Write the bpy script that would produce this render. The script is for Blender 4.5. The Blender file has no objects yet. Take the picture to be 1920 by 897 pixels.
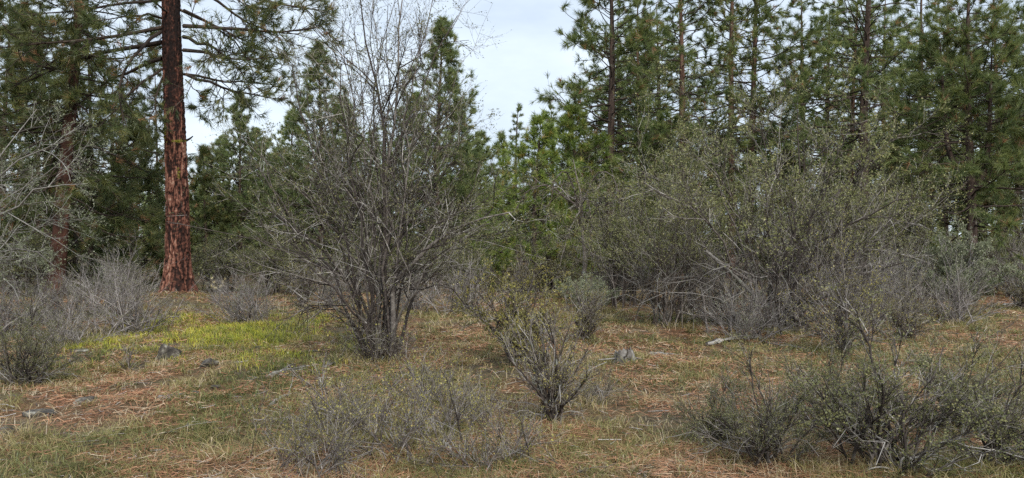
import bpy, math
import numpy as np

# ------------------------------------------------------------------ camera, sky, sun, exposure
SC = bpy.context.scene
COL = SC.collection
EYE, FPX, CX, HY = 1.6, 1507.0, 960.0, 440.0          # eye height, focal length and horizon in photo pixels
cam = bpy.data.cameras.new("camera")
cam.sensor_width = 36.0
cam.lens = FPX / 1920.0 * 36.0
cam.clip_start, cam.clip_end = 0.05, 2000.0
camo = bpy.data.objects.new("camera", cam)
COL.objects.link(camo)
camo.location = (0, 0, EYE)
camo.rotation_euler = (math.radians(90) - math.atan((448.5 - HY) / FPX), 0, 0)
SC.camera = camo

SUN_EL, SUN_AZ = math.radians(42), math.radians(162)   # soft sun behind thin cloud, behind the viewer's right shoulder
world = bpy.data.worlds.new("World")
SC.world = world
world.use_nodes = True
nt = world.node_tree
nt.nodes.clear()
out = nt.nodes.new("ShaderNodeOutputWorld")
bg = nt.nodes.new("ShaderNodeBackground")
sky = nt.nodes.new("ShaderNodeTexSky")
sky.sky_type = 'NISHITA'
sky.sun_disc = False
sky.sun_elevation = SUN_EL
sky.sun_rotation = SUN_AZ
sky.air_density, sky.dust_density = 1.0, 2.0
tc = nt.nodes.new("ShaderNodeTexCoord")
mp = nt.nodes.new("ShaderNodeMapping")
mp.inputs['Scale'].default_value = (1.6, 1.6, 4.5)
nz = nt.nodes.new("ShaderNodeTexNoise")
nz.inputs['Scale'].default_value = 1.7
nz.inputs['Detail'].default_value = 6
nz.inputs['Roughness'].default_value = 0.55
cr = nt.nodes.new("ShaderNodeValToRGB")
cr.color_ramp.elements[0].position = 0.30
cr.color_ramp.elements[0].color = (4.2, 4.95, 6.0, 1)
cr.color_ramp.elements[1].position = 0.62
cr.color_ramp.elements[1].color = (6.25, 7.0, 7.7, 1)
mx = nt.nodes.new("ShaderNodeMix")
mx.data_type = 'RGBA'
mx.inputs[0].default_value = 0.86                      # share of cloud over blue sky
nt.links.new(tc.outputs['Generated'], mp.inputs['Vector'])
nt.links.new(mp.outputs[0], nz.inputs['Vector'])
nt.links.new(nz.outputs['Fac'], cr.inputs[0])
nt.links.new(sky.outputs[0], mx.inputs[6])
nt.links.new(cr.outputs[0], mx.inputs[7])
nt.links.new(mx.outputs[2], bg.inputs['Color'])
bg.inputs['Strength'].default_value = 0.0725
nt.links.new(bg.outputs[0], out.inputs[0])

sl = bpy.data.lights.new("sun", 'SUN')
sl.energy = 1.5
sl.angle = math.radians(22)
sl.color = (1.0, 0.96, 0.9)
so = bpy.data.objects.new("sun", sl)
COL.objects.link(so)
so.rotation_euler = (math.radians(90) - SUN_EL, 0, math.pi - SUN_AZ)
SC.view_settings.view_transform = 'Standard'
SC.view_settings.look = 'None'
SC.view_settings.gamma = 1.0
SC.view_settings.exposure = 1.15
SC.render.engine = 'CYCLES'
SC.cycles.max_bounces = 8
SC.cycles.diffuse_bounces = 6
SC.cycles.transmission_bounces = 6
SC.cycles.use_denoising = False
SC.render.filter_size = 0.8

# ------------------------------------------------------------------ helpers
def nrm(a):
    return a / np.maximum(np.linalg.norm(a, axis=-1, keepdims=True), 1e-9)

def hash2(ix, iy, s):
    h = (ix.astype(np.int64) * 374761393 + iy.astype(np.int64) * 668265263 + s * 974634777) & 0x7fffffff
    h = ((h ^ (h >> 13)) * 1274126177) & 0x7fffffff
    return ((h ^ (h >> 16)) & 0xffffff) / float(0xffffff)

def noise2(x, y, s=0):
    x = np.asarray(x, float); y = np.asarray(y, float)
    ix, iy = np.floor(x), np.floor(y)
    fx, fy = x - ix, y - iy
    fx = fx * fx * (3 - 2 * fx); fy = fy * fy * (3 - 2 * fy)
    a = hash2(ix, iy, s); b = hash2(ix + 1, iy, s); c = hash2(ix, iy + 1, s); d = hash2(ix + 1, iy + 1, s)
    return (a * (1 - fx) + b * fx) * (1 - fy) + (c * (1 - fx) + d * fx) * fy

def fbm(x, y, s=0, o=3):
    v, a = 0, 0.5
    for k in range(o):
        v = v + a * noise2(x * 2 ** k, y * 2 ** k, s + k * 7)
        a *= 0.5
    return v / (1 - 0.5 ** o)

def gz(x, y):
    """height of the ground"""
    x = np.asarray(x, float); y = np.asarray(y, float)
    z = 0.16 * (noise2(x / 6.0, y / 6.0, 3) - 0.5) + 0.07 * (noise2(x / 1.6, y / 1.6, 5) - 0.5)
    z = z + 0.055 * (noise2(x / 0.5, y / 0.5, 9) - 0.5)
    z = z + 0.22 * np.exp(-(((x + 7.6) / 1.1) ** 2 + ((y - 18.1) / 1.1) ** 2))   # mound of duff round the big pine
    return z

def at(px, py):
    """ground point under a photo pixel"""
    d = EYE * FPX / (py - HY)
    for _ in range(8):
        x = (px - CX) / FPX * d
        d = (EYE - float(gz(x, d))) * FPX / (py - HY)
    return ((px - CX) / FPX * d, d)

def atd(px, d):
    return ((px - CX) / FPX * d, d)

def to_mesh(name, parts):
    V = []; tint = []; loops = []; starts = []; n = 0; nl = 0
    for v, f, t in parts:
        v = np.asarray(v, np.float32).reshape(-1, 3)
        f = np.asarray(f, np.int64)
        if len(f) == 0:
            continue
        V.append(v)
        tint.append(np.broadcast_to(np.asarray(t, np.float32), (len(v),)))
        k = f.shape[1]
        loops.append((f + n).ravel())
        starts.append(nl + np.arange(len(f)) * k)
        n += len(v); nl += f.size
    V = np.concatenate(V); tint = np.concatenate(tint); loops = np.concatenate(loops).astype(np.int32); starts = np.concatenate(starts).astype(np.int32)
    me = bpy.data.meshes.new(name)
    me.vertices.add(len(V)); me.vertices.foreach_set("co", V.ravel())
    me.loops.add(len(loops)); me.loops.foreach_set("vertex_index", loops)
    me.polygons.add(len(starts)); me.polygons.foreach_set("loop_start", starts)
    a = me.attributes.new("tint", 'FLOAT', 'POINT')
    a.data.foreach_set("value", np.ascontiguousarray(tint))
    me.update(calc_edges=True)
    return me

def ob(name, parts, mat, parent=None, smooth=False, kind=None, loc=None):
    me = to_mesh(name, parts) if isinstance(parts, list) else parts
    if mat is not None and not me.materials:
        me.materials.append(mat)
    if smooth:
        me.polygons.foreach_set("use_smooth", np.ones(len(me.polygons), bool))
    o = bpy.data.objects.new(name, me)
    COL.objects.link(o)
    if parent is not None:
        o.parent = parent
    if loc is not None:
        o.location = loc
    if kind:
        o["kind"] = kind
    return o

def tag(o, label, cat, group=None):
    o["label"] = label; o["category"] = cat
    if group:
        o["group"] = group
    return o

def thing(name, label, cat, x, y, group=None, rz=0.0, sc=1.0, dz=0.0):
    o = bpy.data.objects.new(name, None)
    o.empty_display_size = 0.1
    COL.objects.link(o)
    o.location = (x, y, float(gz(x, y)) + dz)
    o.rotation_euler = (0, 0, rz)
    o.scale = (sc, sc, sc)
    return tag(o, label, cat, group)

def copy_thing(src, label, x, y, rz, sc, sz=None, group=None):
    c = src.copy(); COL.objects.link(c)
    c.location = (x, y, float(gz(x, y))); c.rotation_euler = (0, 0, rz); c.scale = (sc, sc, sz or sc)
    if 'pine' in src.name:
        c.rotation_euler = (0.022 * math.sin(x * 7.3), 0.022 * math.cos(y * 5.1), rz)
    c["label"] = label
    if group:
        c["group"] = group
    for ch in src.children:
        d = ch.copy(); COL.objects.link(d); d.parent = c
    return c

def tubes(P, R, sides=3):
    N, K, _ = P.shape
    t = np.empty_like(P)
    t[:, 1:-1] = P[:, 2:] - P[:, :-2]; t[:, 0] = P[:, 1] - P[:, 0]; t[:, -1] = P[:, -1] - P[:, -2]
    t = nrm(t)
    ref = np.where(np.abs(t[:, :1, 2:3]) > 0.8, np.array([1.0, 0.2, 0]), np.array([0, 0.1, 1.0]))
    ref = np.broadcast_to(ref, t.shape)
    u = nrm(np.cross(t, ref)); v = np.cross(t, u)
    a = np.arange(sides) * 2 * np.pi / sides
    ring = P[:, :, None] + R[:, :, None, None] * (np.cos(a)[None, None, :, None] * u[:, :, None] + np.sin(a)[None, None, :, None] * v[:, :, None])
    idx = np.arange(N * K * sides).reshape(N, K, sides)
    i2 = np.roll(idx, -1, axis=2)
    F = np.stack([idx[:, :-1], i2[:, :-1], i2[:, 1:], idx[:, 1:]], -1).reshape(-1, 4)
    return ring.reshape(-1, 3), F

def tube_part(P, R, rng, sides=3, lo=0.0, hi=1.0):
    v, f = tubes(P, R, sides)
    t = np.repeat(rng.uniform(lo, hi, P.shape[0]), P.shape[1] * sides)
    return (v, f, t)

def at_t(P, R, idx, t):
    K = P.shape[1]
    f = np.clip(t, 0, 0.9999) * (K - 1); i = f.astype(int); a = (f - i)[:, None]
    b = P[idx, i] * (1 - a) + P[idx, i + 1] * a
    tan = nrm(P[idx, i + 1] - P[idx, i])
    r = R[idx, i] * (1 - a[:, 0]) + R[idx, i + 1] * a[:, 0]
    return b, tan, r

def grow(P, R, n, t0, t1, L, ang, K, rng, up=0.0, wob=0.25, rad=1.0, tip=0.4, step_up=0.0, flat=1.0):
    """children of every polyline: L(t, parent index) gives lengths, ang the spread in radians"""
    N = P.shape[0]
    idx = np.repeat(np.arange(N), n)
    M = len(idx)
    t = t0 + (t1 - t0) * rng.random(M)
    b, tan, r = at_t(P, R, idx, t)
    w = rng.normal(size=(M, 3)); w[:, 2] *= flat
    w = nrm(w - tan * np.sum(w * tan, 1, keepdims=True))
    a = ang * rng.uniform(0.6, 1.3, M)[:, None]
    d = nrm(tan * np.cos(a) + w * np.sin(a) + np.array([0, 0, up]))
    ln = L(t, idx) * rng.uniform(0.5, 1.2, M) * np.where(rng.random(M) < 0.12, 1.7, 1.0)
    pts = [b]
    for k in range(K - 1):
        d = nrm(d + rng.normal(size=(M, 3)) * wob + np.array([0, 0, step_up]))
        pts.append(pts[-1] + d * (ln / (K - 1))[:, None])
    Pn = np.stack(pts, 1)
    r0 = np.minimum(r * 0.75, rad)
    Rn = r0[:, None] * np.linspace(1, tip, K)[None]
    return Pn, Rn, idx, t, ln

def spline(pts, K):
    pts = np.asarray(pts, float)
    s = np.concatenate([[0], np.cumsum(np.linalg.norm(np.diff(pts, axis=0), axis=1))])
    q = np.linspace(0, s[-1], K)
    o = np.stack([np.interp(q, s, pts[:, i]) for i in range(3)], 1)
    for _ in range(2):
        o[1:-1] = 0.25 * o[:-2] + 0.5 * o[1:-1] + 0.25 * o[2:]
    return o

def leaves(P, n, size, rng, t0=0.1, jit=0.004, tri=True):
    """small four-cornered leaves along polylines"""
    N = P.shape[0]
    idx = np.repeat(np.arange(N), n); M = len(idx)
    t = t0 + (1 - t0) * rng.random(M)
    b, tan, _ = at_t(P, np.ones(P.shape[:2]), idx, t)
    d = nrm(rng.normal(size=(M, 3)) + tan * 0.7 + np.array([0, 0, 0.4]))
    s = nrm(np.cross(d, rng.normal(size=(M, 3))))
    up = np.cross(d, s)
    ln = (size * rng.uniform(0.6, 1.4, M))[:, None]
    wd = ln * 0.28
    b = b + rng.normal(size=(M, 3)) * jit
    if tri:
        v = np.stack([b, b + d * ln * 0.8 + s * wd * 1.3, b + d * ln * 0.8 - s * wd * 1.3], 1)
        F = np.arange(M * 3).reshape(M, 3)
        ti = np.clip(rng.random(N)[idx] * 0.5 + rng.random(M) * 0.5, 0, 1)
        return (v.reshape(-1, 3), F, np.repeat(ti, 3))
    v = np.stack([b, b + d * ln * 0.55 + s * wd + up * wd * 0.35, b + d * ln, b + d * ln * 0.55 - s * wd + up * wd * 0.35], 1)
    F = np.arange(M * 4).reshape(M, 4)
    ti = np.clip(rng.random(N)[idx] * 0.5 + rng.random(M) * 0.5, 0, 1)
    return (v.reshape(-1, 3), F, np.repeat(ti, 4))

def tufts(B, D, nn, ln, rng, width=0.006, spread=0.75, back=0.6, dead=0.03):
    """brushes of long needles on the twig ends B pointing along D"""
    M = len(B)
    d = nrm(D)[:, None] * 1.0 + nrm(rng.normal(size=(M, nn, 3))) * spread
    d = nrm(d)
    l = (ln * rng.uniform(0.7, 1.2, (M, 1)) * rng.uniform(0.7, 1.1, (M, nn)))[..., None]
    base = B[:, None] - nrm(D)[:, None] * (rng.random((M, nn, 1)) * ln * back)
    s = nrm(np.cross(d, rng.normal(size=(M, nn, 3)))) * (width * 0.5)
    tip = base + d * l + np.array([0, 0, -1.0]) * l * 0.06
    v = np.stack([base - s, base + s, tip], 2).reshape(-1, 3)
    F = np.arange(M * nn * 3).reshape(-1, 3)
    tt = rng.uniform(0.0, 0.8, M)
    tt[rng.random(M) < dead] = 1.0
    ti = np.clip(np.repeat(tt, nn) + rng.normal(size=M * nn) * 0.10, 0, 1)
    ti[np.repeat(tt, nn) >= 1.0] = 1.0
    return (v, F, np.repeat(ti, 3))

# ------------------------------------------------------------------ materials
def base_mat(name):
    m = bpy.data.materials.new(name); m.use_nodes = True
    m.node_tree.nodes.clear()
    return m, m.node_tree.nodes, m.node_tree.links

def ramp(N, stops):
    r = N.new("ShaderNodeValToRGB")
    e = r.color_ramp.elements
    while len(e) > 1:
        e.remove(e[-1])
    for i, (p, c) in enumerate(stops):
        k = e[0] if i == 0 else e.new(p)
        k.position = p; k.color = (*c, 1)
    return r

def leafy(name, stops, trans=0.35):
    m, N, L = base_mat(name)
    o = N.new("ShaderNodeOutputMaterial"); a = N.new("ShaderNodeAttribute"); a.attribute_name = "tint"
    oi = N.new("ShaderNodeObjectInfo")
    r = ramp(N, stops)
    hs = N.new("ShaderNodeHueSaturation")
    mr = N.new("ShaderNodeMapRange"); mr.inputs[3].default_value = 0.85; mr.inputs[4].default_value = 1.18
    L.new(oi.outputs['Random'], mr.inputs[0]); L.new(mr.outputs[0], hs.inputs['Value'])
    L.new(a.outputs['Fac'], r.inputs[0]); L.new(r.outputs[0], hs.inputs['Color'])
    d = N.new("ShaderNodeBsdfDiffuse"); t = N.new("ShaderNodeBsdfTranslucent"); g = N.new("ShaderNodeBsdfGlossy")
    g.inputs['Roughness'].default_value = 0.45
    x = N.new("ShaderNodeMixShader"); x.inputs[0].default_value = trans
    y = N.new("ShaderNodeMixShader"); y.inputs[0].default_value = 0.035
    L.new(hs.outputs[0], d.inputs[0]); L.new(hs.outputs[0], t.inputs[0])
    L.new(d.outputs[0], x.inputs[1]); L.new(t.outputs[0], x.inputs[2])
    L.new(x.outputs[0], y.inputs[1]); L.new(g.outputs[0], y.inputs[2])
    L.new(y.outputs[0], o.inputs[0])
    return m

def woody(name, stops, nscale=25.0, lich=None, amount=0.55):
    m, N, L = base_mat(name)
    o = N.new("ShaderNodeOutputMaterial"); b = N.new("ShaderNodeBsdfPrincipled")
    b.inputs['Roughness'].default_value = 0.9; b.inputs['Specular IOR Level'].default_value = 0.15
    a = N.new("ShaderNodeAttribute"); a.attribute_name = "tint"
    n = N.new("ShaderNodeTexNoise"); n.inputs['Scale'].default_value = nscale; n.inputs['Detail'].default_value = 3
    tc = N.new("ShaderNodeTexCoord"); L.new(tc.outputs['Object'], n.inputs['Vector'])
    ad = N.new("ShaderNodeMath"); ad.operation = 'MULTIPLY_ADD'; ad.inputs[1].default_value = 0.9; ad.inputs[2].default_value = -0.45
    L.new(n.outputs['Fac'], ad.inputs[0])
    s = N.new("ShaderNodeMath"); s.operation = 'ADD'; L.new(a.outputs['Fac'], s.inputs[0]); L.new(ad.outputs[0], s.inputs[1])
    r = ramp(N, stops); L.new(s.outputs[0], r.inputs[0])
    col = r.outputs[0]
    if lich:
        n2 = N.new("ShaderNodeTexNoise"); n2.inputs['Scale'].default_value = 9; n2.inputs['Detail'].default_value = 4
        L.new(tc.outputs['Object'], n2.inputs['Vector'])
        r2 = ramp(N, [(amount, (0, 0, 0)), (amount + 0.08, (1, 1, 1))]); L.new(n2.outputs['Fac'], r2.inputs[0])
        mx = N.new("ShaderNodeMix"); mx.data_type = 'RGBA'; mx.inputs[7].default_value = (*lich, 1)
        L.new(r2.outputs[0], mx.inputs[0]); L.new(col, mx.inputs[6]); col = mx.outputs[2]
    L.new(col, b.inputs['Base Color']); L.new(b.outputs[0], o.inputs[0])
    bp = N.new("ShaderNodeBump"); bp.inputs['Strength'].default_value = 0.5; bp.inputs['Distance'].default_value = 0.01
    L.new(n.outputs['Fac'], bp.inputs['Height']); L.new(bp.outputs[0], b.inputs['Normal'])
    return m

MAT = {}
MAT['bark_red'] = woody('ponderosa bark', [(0.0, (0.014, 0.010, 0.009)), (0.30, (0.035, 0.017, 0.013)), (0.52, (0.125, 0.050, 0.034)), (0.80, (0.25, 0.118, 0.080)), (1.0, (0.38, 0.24, 0.175))], 14)
MAT['bark_red_dark'] = woody('dark red-brown bark', [(0.0, (0.016, 0.012, 0.010)), (0.4, (0.055, 0.028, 0.020)), (1.0, (0.15, 0.068, 0.048))], 10)  # darker red-brown bark of the leaning pine at far left
MAT['bark_dark'] = woody('dark pine bark', [(0.0, (0.025, 0.020, 0.018)), (0.5, (0.075, 0.052, 0.042)), (1.0, (0.17, 0.115, 0.085))], 12, (0.19, 0.19, 0.15), 0.62)
MAT['bark_brown'] = woody('brown pine bark', [(0.0, (0.035, 0.022, 0.018)), (0.5, (0.12, 0.068, 0.048)), (1.0, (0.24, 0.15, 0.11))], 12, (0.2, 0.19, 0.14), 0.64)
MAT['limb'] = woody('pine limb', [(0.0, (0.022, 0.017, 0.014)), (0.6, (0.06, 0.045, 0.036)), (1.0, (0.16, 0.12, 0.09))], 18, (0.16, 0.17, 0.12), 0.64)
MAT['wood'] = woody('shrub wood', [(0.0, (0.03, 0.023, 0.02)), (0.45, (0.10, 0.08, 0.068)), (0.75, (0.26, 0.23, 0.20)), (1.0, (0.52, 0.49, 0.45))], 22, (0.27, 0.28, 0.25), 0.60)
MAT['wood_mid'] = woody('grey-brown shrub wood', [(0.0, (0.025, 0.020, 0.018)), (0.5, (0.085, 0.070, 0.062)), (0.8, (0.24, 0.215, 0.19)), (1.0, (0.55, 0.52, 0.48))], 22, (0.24, 0.25, 0.22), 0.66)
MAT['wood_mix'] = woody('mixed grey twigs', [(0.0, (0.03, 0.024, 0.022)), (0.45, (0.11, 0.092, 0.082)), (0.8, (0.29, 0.26, 0.24)), (1.0, (0.55, 0.52, 0.48))], 22, (0.26, 0.26, 0.23), 0.66)
MAT['wood_grey'] = woody('grey shrub wood', [(0.0, (0.06, 0.05, 0.046)), (0.45, (0.20, 0.175, 0.165)), (1.0, (0.55, 0.51, 0.48))], 22, (0.3, 0.3, 0.28), 0.66)
MAT['wood_pale'] = woody('pale lichened wood', [(0.0, (0.06, 0.053, 0.047)), (0.5, (0.19, 0.175, 0.155)), (1.0, (0.42, 0.40, 0.37))], 22, (0.25, 0.275, 0.22), 0.60)
MAT['dead'] = woody('weathered dead wood', [(0.0, (0.05, 0.042, 0.038)), (0.5, (0.18, 0.165, 0.148)), (1.0, (0.42, 0.40, 0.37))], 30)
MAT['needle'] = leafy('pine needles', [(0.0, (0.075, 0.115, 0.040)), (0.45, (0.195, 0.245, 0.080)), (0.80, (0.30, 0.325, 0.10)), (0.92, (0.31, 0.29, 0.10)), (1.0, (0.36, 0.19, 0.09))], 0.45)
MAT['needle_dark'] = leafy('dark pine needles', [(0.0, (0.055, 0.080, 0.030)), (0.5, (0.125, 0.150, 0.050)), (0.80, (0.24, 0.24, 0.078)), (0.92, (0.32, 0.26, 0.09)), (1.0, (0.40, 0.22, 0.11))], 0.45)
MAT['needle_young'] = leafy('young pine needles', [(0.0, (0.09, 0.14, 0.034)), (0.5, (0.20, 0.265, 0.055)), (0.9, (0.33, 0.36, 0.07)), (1.0, (0.36, 0.27, 0.08))])
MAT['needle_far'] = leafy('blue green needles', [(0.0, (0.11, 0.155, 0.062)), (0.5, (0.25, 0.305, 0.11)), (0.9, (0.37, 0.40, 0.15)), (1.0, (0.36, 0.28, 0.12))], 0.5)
MAT['leaf'] = leafy('shrub leaves', [(0.0, (0.085, 0.105, 0.035)), (0.4, (0.20, 0.215, 0.075)), (0.75, (0.33, 0.325, 0.13)), (1.0, (0.46, 0.40, 0.19))])
MAT['leaf_dark'] = leafy('dark shrub leaves', [(0.0, (0.05, 0.055, 0.025)), (0.5, (0.13, 0.135, 0.055)), (0.8, (0.24, 0.235, 0.09)), (1.0, (0.32, 0.25, 0.12))])
MAT['leaf_dark2'] = leafy('small olive leaves', [(0.0, (0.07, 0.085, 0.032)), (0.5, (0.17, 0.18, 0.065)), (0.8, (0.32, 0.31, 0.12)), (1.0, (0.44, 0.36, 0.17))])
MAT['leaf_yellow'] = leafy('yellowing shrub leaves', [(0.0, (0.11, 0.12, 0.04)), (0.4, (0.26, 0.245, 0.065)), (0.8, (0.44, 0.38, 0.095)), (1.0, (0.50, 0.36, 0.12))])
MAT['leaf_grey'] = leafy('grey green leaves', [(0.0, (0.13, 0.15, 0.085)), (0.5, (0.26, 0.285, 0.165)), (1.0, (0.44, 0.45, 0.30))])
MAT['seed'] = leafy('seed heads', [(0.0, (0.45, 0.38, 0.2)), (1.0, (0.7, 0.62, 0.4))])
MAT['grass'] = leafy('grass', [(0.0, (0.075, 0.095, 0.030)), (0.30, (0.165, 0.175, 0.055)), (0.55, (0.30, 0.26, 0.095)), (0.8, (0.40, 0.31, 0.16)), (1.0, (0.52, 0.44, 0.31))], 0.3)
MAT['grass_bright'] = leafy('bright grass', [(0.0, (0.10, 0.14, 0.03)), (0.4, (0.33, 0.36, 0.045)), (0.75, (0.55, 0.50, 0.055)), (1.0, (0.58, 0.44, 0.14))], 0.35)
MAT['litter'] = leafy('fallen needles', [(0.0, (0.09, 0.045, 0.030)), (0.4, (0.28, 0.130, 0.070)), (0.75, (0.44, 0.245, 0.135)), (1.0, (0.50, 0.41, 0.29))], 0.1)
MAT['lichen'] = leafy('wolf lichen', [(0.0, (0.30, 0.30, 0.04)), (1.0, (0.55, 0.52, 0.10))], 0.25)

def ground_mat():
    m, N, L = base_mat('forest floor')
    o = N.new("ShaderNodeOutputMaterial"); b = N.new("ShaderNodeBsdfPrincipled")
    b.inputs['Roughness'].default_value = 0.95; b.inputs['Specular IOR Level'].default_value = 0.1
    g = N.new("ShaderNodeNewGeometry")
    def tex(s, det=6, rough=0.6):
        n = N.new("ShaderNodeTexNoise"); n.inputs['Scale'].default_value = s; n.inputs['Detail'].default_value = det; n.inputs['Roughness'].default_value = rough
        L.new(g.outputs['Position'], n.inputs['Vector']); return n
    n1 = tex(0.9); n2 = tex(14, 5, 0.7); n3 = tex(90, 3, 0.7)
    r1 = ramp(N, [(0.32, (0.12, 0.10, 0.07)), (0.46, (0.185, 0.15, 0.092)), (0.58, (0.23, 0.14, 0.080)), (0.72, (0.22, 0.185, 0.10))])
    L.new(n1.outputs['Fac'], r1.inputs[0])
    r2 = ramp(N, [(0.30, (0.35, 0.33, 0.32)), (0.5, (0.95, 0.92, 0.9)), (0.72, (1.55, 1.5, 1.4))])
    L.new(n2.outputs['Fac'], r2.inputs[0])
    r3 = ramp(N, [(0.30, (0.45, 0.45, 0.45)), (0.55, (1.0, 1.0, 1.0)), (0.75, (1.6, 1.55, 1.5))])
    L.new(n3.outputs['Fac'], r3.inputs[0])
    m1 = N.new("ShaderNodeMix"); m1.data_type = 'RGBA'; m1.blend_type = 'MULTIPLY'; m1.inputs[0].default_value = 0.8
    L.new(r1.outputs[0], m1.inputs[6]); L.new(r2.outputs[0], m1.inputs[7])
    m2 = N.new("ShaderNodeMix"); m2.data_type = 'RGBA'; m2.blend_type = 'MULTIPLY'; m2.inputs[0].default_value = 0.8
    L.new(m1.outputs[2], m2.inputs[6]); L.new(r3.outputs[0], m2.inputs[7])
    L.new(m2.outputs[2], b.inputs['Base Color'])
    ad = N.new("ShaderNodeMath"); ad.operation = 'ADD'; L.new(n2.outputs['Fac'], ad.inputs[0]); L.new(n3.outputs['Fac'], ad.inputs[1])
    bp = N.new("ShaderNodeBump"); bp.inputs['Strength'].default_value = 0.9; bp.inputs['Distance'].default_value = 0.03
    L.new(ad.outputs[0], bp.inputs['Height']); L.new(bp.outputs[0], b.inputs['Normal'])
    L.new(b.outputs[0], o.inputs[0])
    return m
MAT['ground'] = ground_mat()

def rock_mat():
    m, N, L = base_mat('lichened rock')
    o = N.new("ShaderNodeOutputMaterial"); b = N.new("ShaderNodeBsdfPrincipled"); b.inputs['Roughness'].default_value = 0.92
    tc = N.new("ShaderNodeTexCoord")
    n = N.new("ShaderNodeTexNoise"); n.inputs['Scale'].default_value = 11; n.inputs['Detail'].default_value = 7; n.inputs['Roughness'].default_value = 0.65
    L.new(tc.outputs['Object'], n.inputs['Vector'])
    r = ramp(N, [(0.36, (0.018, 0.016, 0.014)), (0.48, (0.065, 0.056, 0.046)), (0.58, (0.15, 0.135, 0.11)), (0.69, (0.40, 0.39, 0.32))])
    L.new(n.outputs['Fac'], r.inputs[0]); L.new(r.outputs[0], b.inputs['Base Color'])
    bp = N.new("ShaderNodeBump"); bp.inputs['Strength'].default_value = 0.8; bp.inputs['Distance'].default_value = 0.02
    L.new(n.outputs['Fac'], bp.inputs['Height']); L.new(bp.outputs[0], b.inputs['Normal']); L.new(b.outputs[0], o.inputs[0])
    return m
MAT['rock'] = rock_mat()

# ------------------------------------------------------------------ ground
def graded(lo, a, b, hi, step):
    mid = np.arange(a, b + 1e-6, step)
    up = [b]
    s = step
    while up[-1] < hi:
        s *= 1.28; up.append(up[-1] + s)
    dn = [a]
    s = step
    while dn[-1] > lo:
        s *= 1.28; dn.append(dn[-1] - s)
    return np.concatenate([dn[:0:-1], mid, up[1:]])

gx = graded(-450, -11, 11, 450, 0.13)
gy = graded(-120, 2.5, 21, 500, 0.13)
X, Y = np.meshgrid(gx, gy)
Z = gz(X, Y)
nx_, ny_ = len(gx), len(gy)
I = np.arange(nx_ * ny_).reshape(ny_, nx_)
F = np.stack([I[:-1, :-1], I[:-1, 1:], I[1:, 1:], I[1:, :-1]], -1).reshape(-1, 4)
go = ob("ground", [(np.stack([X, Y, Z], -1).reshape(-1, 3), F, 0.5)], MAT['ground'], smooth=True, kind="structure")

# ------------------------------------------------------------------ pines
def trunk_mesh(H, r0, rng, lean=(0, 0), bend=0.15, seg=14, K=30, path=None, flare=0.45):
    z = np.linspace(0, 1, K) ** 1.3 * H - 0.12
    px = lean[0] * z + bend * np.sin(z / H * 4 + rng.random() * 6) * (z / H)
    py = lean[1] * z + bend * np.cos(z / H * 3 + rng.random() * 6) * (z / H)
    P = np.stack([px - px[0], py - py[0], z], 1)
    if path is not None:
        P = spline(path, K)
    R = r0 * np.clip(1 - P[:, 2] / (H * 1.02), 0.03, 1) ** 0.8 * (1 + flare * np.exp(-np.maximum(P[:, 2], 0) / (r0 * 1.1)))
    return P[None], R[None]

def rough_tube(P, R, seg, rng, amp=0.06):
    v, f = tubes(P, R, seg)
    v = v.reshape(P.shape[1], seg, 3)
    c = P[0][:, None]
    k = 1 + amp * rng.normal(size=(P.shape[1], seg))
    v = c + (v - c) * k[..., None]
    t = np.clip(rng.uniform(0.2, 0.8, (P.shape[1], seg)), 0, 1)
    return (v.reshape(-1, 3), f, t.ravel())

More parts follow.
